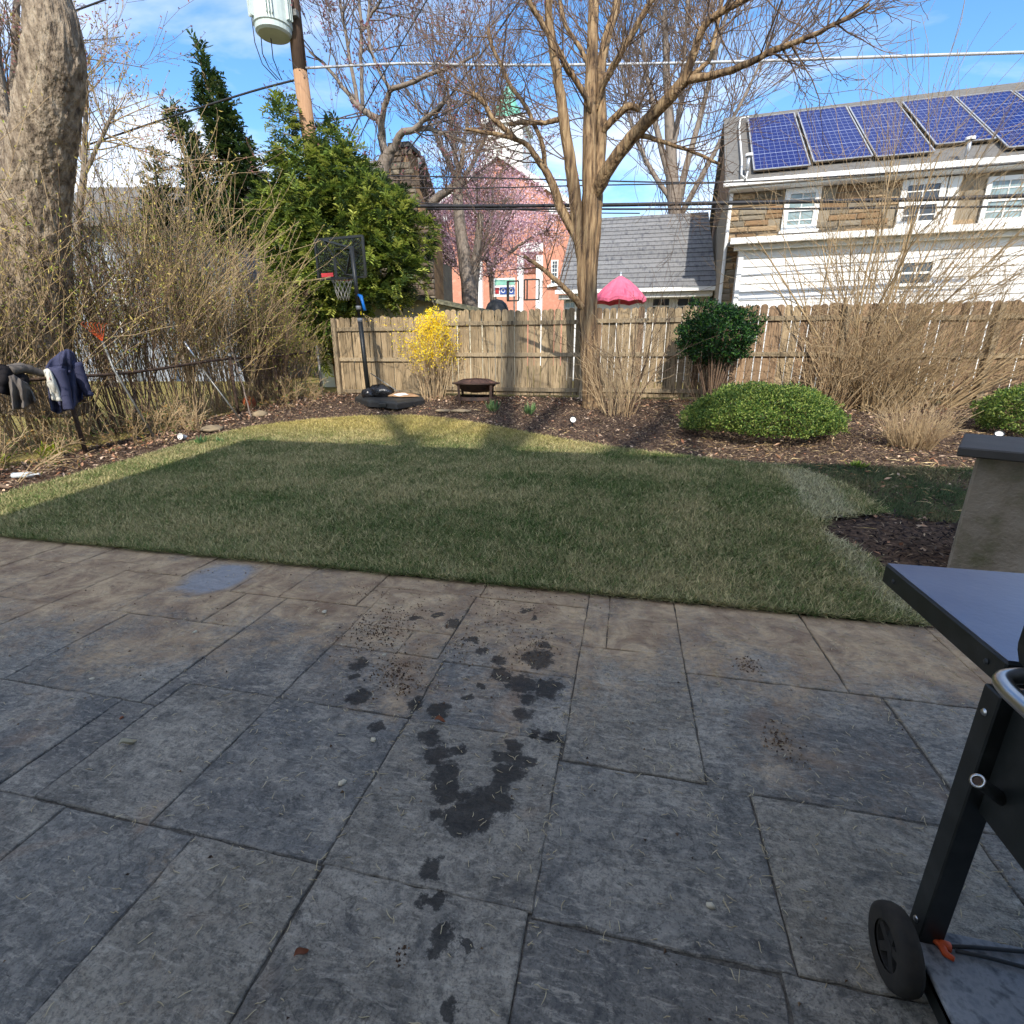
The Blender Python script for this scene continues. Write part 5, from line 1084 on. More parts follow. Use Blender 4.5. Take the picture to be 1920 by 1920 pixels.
MB().tube([Vector((-.03, .022, .012)), Vector((-.012, .008, .012)), Vector((.002, -.012, .012)), Vector((.0, -.032, .014)), Vector((.012, -.042, .016))], [.006, .008, .009, .008, .006], 8).tube([Vector((.0, -.008, .012)), Vector((.02, -.012, .012))], .011, 8).build('hook', M['orange_plastic'], bg_, smooth=True)
MB().tube([(.015, -.01, .010), (.08, .004, .008), (.2, .02, .008), (.5, .03, .008)], .0045, 6).tube([(.03, -.016, .010), (.09, -.014, .008), (.18, -.02, .008), (.5, -.06, .008)], .0045, 6).build('cord', M['black_plastic'], bg_, smooth=True)

# ------------------------------------------------------------------ dry clippings, crumbs and leaf bits on the patio
n = 2300; cx = rng.uniform(-6, 2.2, n); cy = 2.955 - np.abs(rng.normal(0, .95, n)); k = (cy > .3) & (rng.random(n) < np.where(cx < -2.5, .45, 1)); cx, cy = cx[k], cy[k]
ex = rng.choice([-.16, .36, .5, -.8, 1.16], 260) + rng.normal(0, .006, 260); ey = rng.uniform(.4, 2.3, 260)
cx = np.concatenate([cx, ex, rng.uniform(-1.6, 1.2, 420)]); cy = np.concatenate([cy, ey, rng.uniform(.42, 1.7, 420)]); n = len(cx); cl_ = []
for a, b in zip(cx, cy):
    h = rng.uniform(0, 6.283); Ls = rng.uniform(.008, .036); cv = rng.normal(0, 18); p = np.array([a, b, .006]); pp = [p]
    for _ in range(4): h += cv * Ls / 4; p = p + np.array([math.cos(h), math.sin(h), 0]) * Ls / 4; p[2] = .005 + abs(rng.normal(0, .003)); pp.append(p.copy())
    cl_.append((np.array(pp), np.array([.0010, .0015, .0015, .0012, .0006])))
M['clipping'] = mat('clipping', S(214, 200, 166), S(176, 156, 120), scale=30, rough=.8)
V, F = tubes_np(cl_); tag(link('grass_clippings', mesh_np('grass_clippings', V, F, smooth=True), M['clipping']), 'curled dry grass clippings strewn over the flagstones', 'clippings', kind='stuff')
cr_ = MB(); pc = []
for px, py, s, m_ in ((705, 1185, 30, 420), (745, 1160, 36, 260), (740, 1262, 22, 240), (760, 1290, 14, 80), (900, 1200, 50, 200), (960, 1130, 60, 260), (1000, 1215, 26, 160), (1400, 1250, 12, 120), (1462, 1392, 18, 110), (680, 1110, 14, 90), (300, 1130, 120, 160), (1000, 1500, 500, 260), (750, 1790, 8, 20)):
    q = atZ(px, py, 0); sc = s * depth(q) / FPX; pc.append(np.stack([rng.normal(q.x, sc, m_), np.minimum(rng.normal(q.y, sc * 1.4, m_), 2.95), np.full(m_, .004)], -1))
pc = np.concatenate(pc); n = len(pc); sz = .0030 * rng.uniform(.3, 2.0, (n, 1, 1)) ; tet = np.array([(1, 0, 0), (-.5, .87, 0), (-.5, -.87, 0), (0, 0, 1.2)])
rot = rng.uniform(0, 6.28, n); cs, sn = np.cos(rot), np.sin(rot); T_ = tet[None] * sz * rng.uniform(.6, 1.5, (n, 1, 3)); T_ = np.stack([T_[..., 0] * cs[:, None] - T_[..., 1] * sn[:, None], T_[..., 0] * sn[:, None] + T_[..., 1] * cs[:, None], T_[..., 2]], -1) + pc[:, None]
F = (np.array([(0, 1, 3), (1, 2, 3), (2, 0, 3)])[None] + (np.arange(n) * 4)[:, None, None]).reshape(-1, 3)
tag(link('soil_crumbs', mesh_np('soil_crumbs', T_.reshape(-1, 3), F, col=np.repeat(mixcol(n, [S(100, 78, 62), S(72, 58, 50), S(130, 106, 82)], .2), 4, 0)), M['chip']), 'dark crumbs of soil spilled on the flagstones near the lawn', 'soil', kind='stuff')
def leafbit(name, label, px, py, L_, m, cat, rz, lift=.012):
    q = atZ(px, py, .004)
    def fn(u, v): w = math.sin(math.pi * min(1, max(0, u * .96 + .02))) ** .7; return Vector(((u - .5) * L_, (v - .5) * L_ * .5 * w, lift * (abs(v - .5) * 2) ** 2 * w + lift * .6 * math.sin(u * 5 + rz)))
    o = MB().grid(fn, 8, 4).build(name, m, smooth=True, loc=(q.x, q.y, .012), rot=(0, 0, rz)); tag(o, label, cat)
M['pale_leaf'] = mat('pale_leaf', S(196, 186, 160), S(170, 156, 126), scale=20, rough=.8); M['rust_leaf'] = mat('rust_leaf', S(140, 86, 58), S(112, 66, 46), scale=20, rough=.8)
leafbit('dry_leaf', 'pale curled dry leaf on the dark flagstone at left', 241, 1397, .055, M['pale_leaf'], 'leaf', 1.0, .02)
leafbit('dry_leaf', 'rusty dry leaf lying in the joint above the wet patch', 825, 1354, .045, M['rust_leaf'], 'leaf', .2)
leafbit('dry_leaf', 'brown leaf scrap on the lowest flagstones left of centre', 566, 1792, .035, M['rust_leaf'], 'leaf', .8)
M['pebble'] = mat('pale_pebble', S(206, 196, 172), S(180, 168, 146), scale=12, rough=.8)
for px, py, s, lab in ((642, 1470, .016, 'white pebble beside the joint left of the wet patch'), (700, 1389, .014, 'white pebble just above the wet patch'), (608, 1149, .018, 'tan pebble on the flagstone near the lawn'), (366, 1186, .013, 'white pebble on the tan flagstone at left'), (720, 1229, .011, 'white pebble among the soil crumbs'), (1332, 1700, .012, 'white bird dropping lump on the flagstone right of centre'), (173, 1274, .012, 'cream pebble on the leftmost flagstones'), (228, 1347, .010, 'dark nut on the flagstone left of the pale leaf')):
    q = atZ(px, py, 0); tag(lumpy(MB(), (0, 0, 0), (s, s * .7, s * .5), .35, px, 10, 6, -.6).build('pebble', M['rust_leaf'] if 'nut' in lab else M['pebble'], smooth=True, loc=(q.x, q.y, s * .35), rot=(0, 0, px)), lab, 'pebble')

# ------------------------------------------------------------------ utility pole and wires
UY = 13.7
M['pole_dark'] = mat('pole_weathered', S(104, 84, 70), S(84, 68, 58), scale=6, stretch=(6, 6, .4), rough=.95, bump=.4); M['pole_light'] = mat('pole_pine', S(176, 140, 108), S(150, 116, 88), scale=6, stretch=(6, 6, .4), rough=.95, bump=.4)
M['transformer'] = mat('transformer_paint', S(196, 208, 204), S(180, 192, 190), scale=3, rough=.45); M['wire'] = mat('wire_black', S(50, 50, 54), S(40, 40, 44), scale=5, rough=.6); M['wire_pale'] = mat('wire_pale', S(190, 192, 196), S(160, 162, 166), scale=5, rough=.5)
pA, pB, pC = at(542, -60, UY), at(563, 135, UY), at(584, 290, UY); pD = Vector((pC.x + (pC - pB).x / (pC - pB).z * (0.4 - pC.z), UY, .4)); pTop = pA + (pA - pB).normalized() * 1.5
up_ = thing('utility_pole', 'tall wooden utility pole rising behind the evergreen', 'utility pole', tuple(pD))
MB().tube([pD - pD, pC - pD, pB - pD], [.2, .18, .17], 14).build('lower_pole', M['pole_light'], up_, smooth=True); MB().tube([pB - pD, pA - pD, pTop - pD], [.17, .155, .14], 14).build('upper_pole', M['pole_dark'], up_, smooth=True)
tcn = at(508, 14, UY - .35); s_ = depth(tcn) / FPX; tr_ = thing('transformer', 'pale grey cylindrical transformer hanging on the utility pole', 'transformer', tuple(tcn))
R_ = 35 * s_; Hb, Ht = -44 * s_, 46 * s_
MB().lathe([(0, Hb), (R_ * .8, Hb), (R_ * .92, Hb + .04), (R_ * .94, Hb + .14), (R_, Hb + .16), (R_, Ht), (R_ * .9, Ht + .06), (0, Ht + .1)], 28).build('tank', M['transformer'], tr_, smooth=False)
for a in (-2.3, -1.2, -.2, 2.6):
    f = MB(); 
    for k_ in range(3): f.box((math.cos(a + k_ * .12) * (R_ + .04), math.sin(a + k_ * .12) * (R_ + .04), .05), (.09, .015, Ht * 1.3), a + k_ * .12)
    f.build('cooling_fin', M['transformer'], tr_)
MB().box((R_ + .05, .15, -.1), (.2, .12, .12)).build('bracket', M['galv'], tr_)
MB().tube([at(472, 34, UY - .4) - tcn, at(478, 80, UY - .3) - tcn, at(492, 120, UY - .2) - tcn, at(520, 150, UY) - tcn], .012, 5).tube([at(488, 52, UY - .4) - tcn, at(492, 100, UY) - tcn, at(505, 128, UY) - tcn, at(525, 150, UY) - tcn], .012, 5).tube([at(508, 72, UY - .4) - tcn, at(512, 110, UY) - tcn, at(528, 150, UY) - tcn], .012, 5).tube([at(566, 70, UY) - tcn, at(585, 95, UY) - tcn, at(594, 112, UY) - tcn, at(575, 106, UY) - tcn], .016, 5).build('lead', M['wire'], tr_, smooth=True)
def wire(label, pts, wpx, m='wire', Y=UY):
    P_ = [at(a, b, Y) if len(q) == 0 else at(a, b, q[0]) for a, b, *q in pts]; r_ = wpx * .5 * depth(P_[len(P_) // 2]) / FPX
    l_ = refine((np.array([tuple(p) for p in P_]), np.full(len(P_), r_)), 5); mid = P_[0]
    tag(MB().tube([Vector(p) - mid for p in l_[0]], r_, 6).build('overhead_wire', M[m], smooth=True, loc=tuple(mid)), label, 'wire', 'overhead wires')
wire('pale thick overhead cable running highest across the sky to the right edge', [(566, 128), (760, 119), (900, 122), (1130, 121), (1400, 115), (1640, 107), (1990, 96)], 4.6, 'wire_pale')
wire('overhead cable falling from the utility pole to the left behind the old trunk', [(562, 148), (470, 172), (300, 226), (128, 283), (-40, 330)], 3.4)
wire('thin overhead wire crossing just below the roof ridge height, upper of a close pair', [(640, 328), (860, 332), (1087, 338), (1350, 342), (1640, 326), (1990, 300)], 2.6)
wire('thin overhead wire crossing mid-sky, lower of a close pair', [(640, 350), (860, 353), (1087, 348), (1350, 343, UY - .1)], 2.2)
wire('thick black cable bundle crossing before the stone house windows', [(560, 382), (700, 386), (1000, 386), (1280, 382), (1560, 377), (1760, 373), (1990, 364)], 6.5)
wire('second black cable directly under the thick bundle', [(800, 392), (1087, 392), (1300, 392), (1560, 391), (1990, 386)], 3.4)
wire('straight dark wire slanting down from the top edge to the stone chimney', [(990, -22), (920, 78), (812, 222), (762, 286)], 3, Y=14.5)
wire('thin straight wire slanting through the budding tree left of the chimney', [(815, -25), (746, 92), (693, 183), (655, 255)], 2.6, Y=14.2)
wire('short overhead wire at the top left corner', [(130, 24), (195, 0), (260, -24)], 3.4, Y=12)
wire('slack thin wire below the black cables across the pink blossom', [(760, 378), (900, 388), (1060, 398), (1200, 400)], 2, Y=15)

# ------------------------------------------------------------------ neighbouring buildings
class Frame:
    def __init__(s, O, rz): s.O = Vector(O); s.rz = rz; s.Mi = Matrix.Rotation(-rz, 3, 'Z'); s.M = Matrix.Rotation(rz, 3, 'Z')
    def p(s, px, py, yl=0):
        n_ = s.M @ Vector((0, 1, 0)); d = ray(px, py); t = (s.O + n_ * yl - CC).dot(n_) / d.dot(n_); return s.Mi @ (CC + d * t - s.O)
    def plane(s, px, py, P0, N):
        d = s.Mi @ ray(px, py); c = s.Mi @ (CC - s.O); N = Vector(N); return c + d * ((Vector(P0) - c).dot(N) / d.dot(N))
def window(parent, x0, x1, z0, z1, y, m_glass, muntx=1, muntz=1, fr_=.08, trim='white_paint', depth_=.06):
    w = MB()
    for a, b, c, d in ((x0, x0 + fr_, z0, z1), (x1 - fr_, x1, z0, z1), (x0 + fr_, x1 - fr_, z1 - fr_, z1), (x0 + fr_, x1 - fr_, z0, z0 + fr_), (x0 + fr_, x1 - fr_, (z0 + z1) / 2 - fr_ * .35, (z0 + z1) / 2 + fr_ * .35)): w.box(((a + b) / 2, y - depth_ / 2, (c + d) / 2), (b - a, depth_, d - c))
    o = w.build('window', M[trim], parent)
    MB().box(((x0 + x1) / 2, y - .012, (z0 + z1) / 2), (x1 - x0 - fr_, .02, z1 - z0 - fr_)).build('pane', M[m_glass], o)
    mu = MB()
    for i in range(muntx): xx = x0 + (x1 - x0) * (i + 1) / (muntx + 1); mu.box((xx, y - .028, (z0 + z1) / 2), (.025, .02, z1 - z0 - 2 * fr_))
    for i in range(muntz):
        for c, d in ((z0, (z0 + z1) / 2), ((z0 + z1) / 2, z1)): mu.box(((x0 + x1) / 2, y - .030, c + (d - c) * (i + 1) / (muntz + 1)), (x1 - x0 - 2 * fr_, .018, .025))
    mu.build('muntin', M[trim], o)
    return o
def stone_mesh(seed):
    r_ = random.Random(seed); V = [(-.5, 0, -.5), (.5, 0, -.5), (.5, 0, .5), (-.5, 0, .5)]
    a = [(-.46 + r_.uniform(-.04, .05), -1, -.44 + r_.uniform(-.06, .06)), (.46 + r_.uniform(-.05, .04), -1, -.44 + r_.uniform(-.06, .06)), (.46 + r_.uniform(-.05, .04), -1, .44 + r_.uniform(-.06, .06)), (-.46 + r_.uniform(-.04, .05), -1, .44 + r_.uniform(-.06, .06))]
    c = [(r_.uniform(-.15, .15), -1.25, r_.uniform(-.15, .15))]
    me = bpy.data.meshes.new('stone'); me.from_pydata(V + a + c, [], [(0, 1, 5, 4), (1, 2, 6, 5), (2, 3, 7, 6), (3, 0, 4, 7), (4, 5, 8), (5, 6, 8), (6, 7, 8), (7, 4, 8)]); me.update(); return me
def stones(parent, x0, x1, z0, z1, y, mats, test, rowh=(.13, .24), len_=(.3, .8), proud=.035, maxn=300):
    sm = [stone_mesh(i) for i in range(6)]; packs = [[m_.copy() for m_ in sm] for _ in mats]
    for pk, mm in zip(packs, mats):
        for m_ in pk: m_.materials.append(mm)
    z = z0; n = 0
    while z < z1 - .05 and n < maxn:
        h = min(rnd.uniform(*rowh), z1 - z); x = x0 - rnd.uniform(0, .3)
        while x < x1 and n < maxn:
            L_ = rnd.uniform(*len_); a, b = max(x, x0), min(x + L_, x1)
            if b - a > .06 and test((a + b) / 2, z + h / 2):
                o = bpy.data.objects.new('stone', rnd.choice(rnd.choice(packs))); COL.objects.link(o); o.parent = parent; o.location = ((a + b) / 2, y, z + h / 2); o.scale = (b - a - .018, proud * rnd.uniform(.6, 1.4), h - .018); n += 1
            x += L_
        z += h
# --- stone house with solar panels
HO = at(1352, 500, 17.0); HF = Frame((HO.x, 17.0, .5), R(-4.5))
M['mortar'] = mat('mortar', S(150, 140, 122), S(130, 118, 100), scale=9, rough=.95); M['stone_gold'] = mat('stone_gold', S(168, 144, 110), S(146, 122, 94), S(188, 166, 132), scale=3, rough=.9, var=.15, bump=.4); M['stone_brown'] = mat('stone_brown', S(140, 112, 80), S(118, 94, 70), scale=3, rough=.9, var=.2, bump=.4); M['stone_grey'] = mat('stone_grey', S(136, 126, 108), S(116, 106, 92), scale=3, rough=.9, var=.2, bump=.4)
sth = thing('stone_house', 'two-storey tan stone house with solar panels and white rear addition', 'house', tuple(HF.O), HF.rz)
ez = HF.p(1352, 345, -.3).z; HL = 9.6
MB().box((HL / 2, 4.5, ez / 2), (HL, 9, ez)).build('wall', M['mortar'], sth)
rz_ = HF.p(1352, 222, 4.65).z; e0 = Vector((-.15, -.4, ez - .02)); r0_ = Vector((-.15, 4.65, rz_)); sl = (r0_ - e0).normalized(); nr = Vector((0, -sl.z, sl.y))
th = .12
roof = MB().extr([e0, r0_, r0_ + Vector((0, 0, -th)), e0 + Vector((0, 0, -th))], (HL + .3, 0, 0)).extr([r0_ + Vector((0, .001, 0)), Vector((-.15, 9.7, ez - .02)), Vector((-.15, 9.7, ez - .02 - th)), r0_ + Vector((0, .001, -th))], (HL + .3, 0, 0)).build('roof', M['roof_grey'], sth)
MB().extr([(.0, 0, ez - .1), (0, 9, ez - .1), (0, 4.65, rz_ - .2)], (.2, 0, 0)).build('gable', M['stone_brown'], sth)
MB().bar((-.2, -.46, ez - .06), (HL + .2, -.46, ez - .06), .12, .13).build('gutter', M['white_paint'], sth); MB().box((HL / 2, -.2, ez - .155), (HL + .04, .38, .05)).build('cornice', M['white_paint'], sth)
dsp = HF.p(1350, 400, -.08); MB().tube([(.06, -.08, ez - .2), (.06, -.08, .2)], .05, 8).build('downspout', M['white_paint'], sth)
def cell_mat():
    m, n, l, b = nt('solar_cells'); uv = n.new('ShaderNodeUVMap'); sp = n.new('ShaderNodeSeparateXYZ'); l.new(uv.outputs[0], sp.inputs[0])
    def line(out, k, w):
        a = n.new('ShaderNodeMath'); a.operation = 'MULTIPLY'; a.inputs[1].default_value = k; l.new(out, a.inputs[0]); f = n.new('ShaderNodeMath'); f.operation = 'FRACT'; l.new(a.outputs[0], f.inputs[0])
        c = n.new('ShaderNodeMath'); c.operation = 'LESS_THAN'; c.inputs[1].default_value = w; l.new(f.outputs[0], c.inputs[0]); return c.outputs[0]
    def mx(a, c): q = n.new('ShaderNodeMath'); q.operation = 'MAXIMUM'; l.new(a, q.inputs[0]); l.new(c, q.inputs[1]); return q.outputs[0]
    def sc(a, k): q = n.new('ShaderNodeMath'); q.operation = 'MULTIPLY'; q.inputs[1].default_value = k; l.new(a, q.inputs[0]); return q.outputs[0]
    f = mx(mx(sc(line(sp.outputs['X'], 9, .07), .28), sc(line(sp.outputs['Y'], 4, .03), .5)), sc(line(sp.outputs['Y'], 16, .12), .22))
    mi = n.new('ShaderNodeMix'); mi.data_type = 'RGBA'; l.new(f, mi.inputs[0]); mi.inputs[6].default_value = (*S(12, 30, 96), 1); mi.inputs[7].default_value = (*S(190, 200, 220), 1)
    l.new(mi.outputs[2], b.inputs['Base Color']); b.inputs['Roughness'].default_value = .25; b.inputs['Specular IOR Level'].default_value = .12
    return m
M['cells'] = cell_mat()
M['panel_edge'] = mat('panel_edge', S(196, 198, 200), S(170, 172, 176), scale=5, rough=.35, metal=.4); M['panel_side'] = mat('panel_side', S(110, 92, 70), S(90, 76, 60), scale=5, rough=.6)
P0r = e0 + nr * .11
def rp(px, py): return HF.plane(px, py, P0r, nr)
for q in ([(1404, 222), (1490, 211), (1516, 306), (1412, 323)], [(1498, 208), (1593, 200), (1628, 293), (1522, 304)], [(1599, 199), (1694, 190), (1739, 288), (1632, 292)], [(1702, 189), (1803, 179), (1845, 262), (1742, 272)], [(1809, 179), (1915, 169), (1990, 262), (1873, 283)], [(1921, 168), (2030, 158), (2120, 250), (1996, 261)]):
    c = [rp(*p) for p in q]; c[3].x = c[0].x + (c[3].x - c[0].x); 
    xa, xb = (c[0].x + c[3].x) / 2, (c[1].x + c[2].x) / 2
    def onr(x, p): t = (p - P0r).dot(sl); return Vector((x, P0r.y, P0r.z)) + Vector((0, sl.y, sl.z)) * t
    tt, tb_ = ((c[0] - P0r).dot(sl) + (c[1] - P0r).dot(sl)) / 2, ((c[2] - P0r).dot(sl) + (c[3] - P0r).dot(sl)) / 2
    PT = lambda x, t, w=0: Vector((x, P0r.y, P0r.z)) + Vector((0, sl.y, sl.z)) * t + nr * w
    pn = MB().extr([PT(xa, tb_, -.05), PT(xb, tb_, -.05), PT(xb, tt, -.05), PT(xa, tt, -.05)], nr * .048).build('solar_panel', M['panel_side'], sth)
    me = bpy.data.meshes.new('cells'); me.from_pydata([tuple(PT(xa + .03, tb_ + .03, .002)), tuple(PT(xb - .03, tb_ + .03, .002)), tuple(PT(xb - .03, tt - .03, .002)), tuple(PT(xa + .03, tt - .03, .002))], [], [(0, 1, 2, 3)])
    u = me.uv_layers.new(name='UVMap'); 
    for i, v in enumerate([(0, 0), (1, 0), (1, 1), (0, 1)]): u.data[i].uv = v
    link('cell_sheet', me, M['cells'], pn)
    f_ = MB()
    for a, b in (((xa, tb_), (xa, tt)), ((xb, tb_), (xb, tt)), ((xa, tt), (xb, tt)), ((xa, tb_), (xb, tb_))): f_.bar(PT(*a, .005), PT(*b, .005), .03, .02, up=nr)
    f_.build('panel_frame', M['panel_edge'], pn)
cd = [rp(1404, 219), rp(1388, 222), rp(1386, 240), rp(1391, 300), rp(1390, 328), rp(1398, 336), rp(1402, 322)]
MB().tube(cd, .025, 6).build('conduit', M['white_paint'], sth, smooth=True)
for px, py in ((1401, 320), (1812, 293)):
    v = rp(px, py); MB().tube([v, v + Vector((0, 0, .35))], .045, 8).build('vent_pipe', M['panel_edge'], sth, smooth=True); MB().lathe([(.10, 0), (.10, .06), (0, .09)], 12, v + Vector((0, 0, .33))).build('vent_cap', M['white_paint'], sth, smooth=True)
wins = [((1474, 351), (1528, 431)), ((1692, 340), (1756, 424)), ((1851, 334), (1916, 416))]; WX = []
for tl, br in wins:
    a, b = HF.p(*tl, 0), HF.p(*br, 0); WX.append((a.x, b.x, b.z, min(a.z, ez - .2)))
for i, (a, b, c, d) in enumerate(WX):
    window(sth, a, b, c, d, -.04, 'glass_pale' if i != 1 else 'glass_dark', 1, 1, .13 if i != 2 else .1)
    MB().box(((a + b) / 2, -.10, c - .04), (b - a + .1, .16, .07)).build('sill', M['white_paint'], sth)
    if i == 1: MB().box((b + .17, -.06, (c + d) / 2), (.26, .05, d - c)).build('shutter', M['white_paint'], sth)
sz0 = HF.p(1400, 452, 0).z - .15
house_free = lambda x, z: all(not (a - .1 < x < b + (.45 if i == 1 else .12) and c - .1 < z < d + .1) for i, (a, b, c, d) in enumerate(WX))
SM_ = [M['stone_gold'], M['stone_brown'], M['stone_grey'], M['stone_gold']]
stones(sth, .08, HL - .02, sz0 - .1, ez - .18, .0, SM_, house_free, rowh=(.12, .20), len_=(.34, .80), maxn=270)
stones(sth, .08, .55, 1.4, sz0 - .12, .0, SM_, house_free, rowh=(.12, .2), len_=(.26, .5), maxn=30)
# white clapboard addition in front
ay = -1.15; ax0 = HF.p(1388, 460, ay).x; az = HF.p(1400, 452, ay).z
M['white_side'] = mat('clapboard', S(232, 232, 230), S(216, 216, 214), scale=3, rough=.6, bump=.1)
MB().box(((ax0 + HL) / 2 + .02, ay / 2 + .03, az / 2), (HL - ax0 - .06, -ay - .06, az)).build('addition_wall', M['white_side'], sth)
z = .1; bh = .205
while z < az - .02:
    h_ = min(bh, az - z)
    MB().add([(ax0, ay + .028, z), (HL, ay + .028, z), (HL, ay + .028, z + h_), (ax0, ay + .028, z + h_), (ax0, ay - .014, z), (HL, ay - .014, z), (HL, ay + .016, z + h_), (ax0, ay + .016, z + h_)], [(0, 3, 2, 1), (4, 5, 6, 7), (0, 1, 5, 4), (1, 2, 6, 5), (2, 3, 7, 6), (3, 0, 4, 7)]).build('clapboard', M['white_side'], sth); z += bh
MB().box((ax0 + .05, ay - .03, az / 2), (.12, .06, az)).build('corner_board', M['white_paint'], sth)
MB().extr([(ax0 - .25, ay - .3, az - .02), (ax0 - .25, .02, az + .18), (ax0 - .25, .02, az + .08), (ax0 - .25, ay - .3, az - .12)], (HL - ax0 + .5, 0, 0)).build('addition_roof', M['roof_grey'], sth)
MB().bar((ax0 - .28, ay - .34, az - .05), (HL + .2, ay - .34, az - .05), .12, .14).build('addition_gutter', M['white_paint'], sth); MB().box(((ax0 + HL) / 2, ay - .1, az - .17), (HL - ax0 + .3, .16, .12)).build('addition_fascia', M['white_paint'], sth)
a, b = HF.p(1686, 489, ay), HF.p(1744, 536, ay); window(sth, a.x, b.x, b.z, a.z, ay - .02, 'glass_dark', 1, 0, .07)

# --- low house with a shingle roof
LF = Frame((at(1050, 545, 19).x, 19, .5), 0); lez = LF.p(1060, 545, -.3).z; lx1 = LF.p(1334, 545, 0).x; lrz = LF.p(1220, 404, 4.0).z
low = thing('low_house', 'low white house with a big grey shingle roof left of the stone house', 'house', tuple(LF.O))
MB().box((lx1 / 2 + .1, 4, lez / 2), (lx1 - .3, 7.6, lez)).build('wall', M['white_side'], low)
MB().extr([(-.05, -.4, lez), (-.05, 4.0, lrz), (-.05, 8.4, lez), (-.05, 8.4, lez - .12), (-.05, 4.0, lrz - .14), (-.05, -.4, lez - .12)], (lx1 + .15, 0, 0)).build('roof', M['roof_grey'], low)
nrow = 17
M['shingle'] = mat('shingle', S(100, 102, 106), S(128, 128, 128), S(82, 84, 90), scale=5, stretch=(1.2, .3, .3), rough=.95, bump=.3, var=.12)
slv = Vector((0, 4.4, lrz - lez)); snn = Vector((0, -slv.z, slv.y)).normalized()
for i in range(nrow):
    t0, t1 = i / nrow, (i + 1) / nrow + .01; b0 = Vector((-.05, -.4, lez)) + slv * t0; b1 = Vector((-.05, -.4, lez)) + slv * min(1, t1)
    MB().extr([b0 + snn * .045, b1 + snn * .012, b1 + snn * .002, b0 + snn * .002], (lx1 + .15, 0, 0)).build('shingle_course', M['shingle'], low)
MB().bar((-.1, -.46, lez - .06), (lx1 + .1, -.46, lez - .06), .12, .12).build('gutter', M['white_paint'], low); MB().box((lx1 / 2, -.18, lez - .2), (lx1, .34, .14)).build('fascia', M['white_paint'], low)
for x0_, x1_ in ((1222, 1256), (1268, 1312)):
    a, b = LF.p(x0_, 557, .2), LF.p(x1_, 592, .2); window(low, a.x, b.x, b.z, a.z, .19, 'glass_dark', 1, 0, .06)
a, b = LF.p(1058, 556, .2), LF.p(1080, 600, .2); window(low, a.x, b.x, b.z, a.z, .19, 'glass_pale', 1, 1, .06)

# --- brick church with steeple
CF = Frame((at(940, 560, 46).x, 46, .5), 0); M['brick'] = mat('church_brick', S(196, 140, 118), S(182, 126, 104), S(204, 150, 128), scale=2, rough=.9); M['copper'] = mat('copper_green', S(120, 190, 168), S(100, 170, 150), scale=2, rough=.7)
ch = thing('brick_church', 'orange brick church with white pilasters and a green spire beyond the fence', 'church', tuple(CF.O))
xl, xr = CF.p(806, 405).x, CF.p(1072, 405).x; ce = CF.p(806, 405).z; apx = CF.p(938, 298); xm = (xl + xr) / 2
MB().extr([(xl, 0, 0), (xr, 0, 0), (xr, 0, ce), (xm, 0, apx.z), (xl, 0, ce)], (0, 14, 0)).build('wall', M['brick'], ch)
MB().extr([(xl - .5, -.4, ce - .35), (xm, -.4, apx.z + .05), (xr + .5, -.4, ce - .35), (xr + .5, -.4, ce + .1), (xm, -.4, apx.z + .55), (xl - .5, -.4, ce + .1)], (0, 15, 0)).build('roof', M['roof_grey'], ch)
MB().extr([(xl - .52, -.5, ce - .35), (xm, -.5, apx.z + .05), (xm, -.5, apx.z + .5), (xl - .52, -.5, ce + .08)], (0, .09, 0)).extr([(xr + .52, -.5, ce - .35), (xm + .01, -.5, apx.z + .05), (xm + .01, -.5, apx.z + .5), (xr + .52, -.5, ce + .08)], (0, .09, 0)).box((xl + .7, -.25, ce - .3), (2.2, .5, .5)).box((xr - .7, -.25, ce - .3), (2.2, .5, .5)).build('cornice', M['white_paint'], ch)
t0 = CF.p(912, 318, 2); t1 = CF.p(982, 232, 2); tx = (t0.x + t1.x) / 2; tw = t1.x - t0.x
stp = MB().box((tx, 3.2, (apx.z - 1 + t1.z) / 2), (tw, tw, t1.z - apx.z + 1.2)).box((tx, 3.2, t1.z + .2), (tw + .5, tw + .5, .4)).build('steeple', M['white_paint'], ch)
sp0, sp1 = CF.p(954, 228, 3.2), CF.p(952, 150, 3.2)
MB().lathe([(tw * .36, sp0.z - .4), (tw * .34, sp0.z + .9), (tw * .26, sp0.z + 1.0), (tw * .16, sp0.z + 1.9), (.12, sp1.z - .4), (.02, sp1.z + .3)], 8, (tx, 3.2, 0)).build('spire', M['copper'], stp)
for px in (902, 977, 1012):
    a, b = CF.p(px - 5, 480), CF.p(px + 5, 600); MB().box(((a.x + b.x) / 2, -.2, a.z / 2), (b.x - a.x, .4, a.z)).build('pilaster', M['white_paint'], ch)
a, b = CF.p(984, 457), CF.p(1012, 472); MB().box(((a.x + b.x) / 2, -.15, (a.z + b.z) / 2), (b.x - a.x + .6, .3, a.z - b.z)).build('door_arch', M['white_paint'], ch)
M['brown_door'] = mat('brown_door', S(110, 66, 50), S(92, 56, 44), scale=3, rough=.6)
a, b = CF.p(983, 472), CF.p(1005, 512); MB().box(((a.x + b.x) / 2, -.06, (a.z + b.z) / 2), (b.x - a.x, .12, a.z - b.z)).build('door', M['brown_door'], ch)
for px, y0, y1 in ((830, 488, 534), (1040, 488, 534)):
    a, b = CF.p(px - 6, y0), CF.p(px + 6, y1); w_ = window(ch, a.x, b.x, b.z, a.z, -.02, 'glass_dark', 1, 2, .1); MB().box(((a.x + b.x) / 2, -.15, b.z - .1), (b.x - a.x + .5, .25, .2)).build('sill', M['white_paint'], w_)

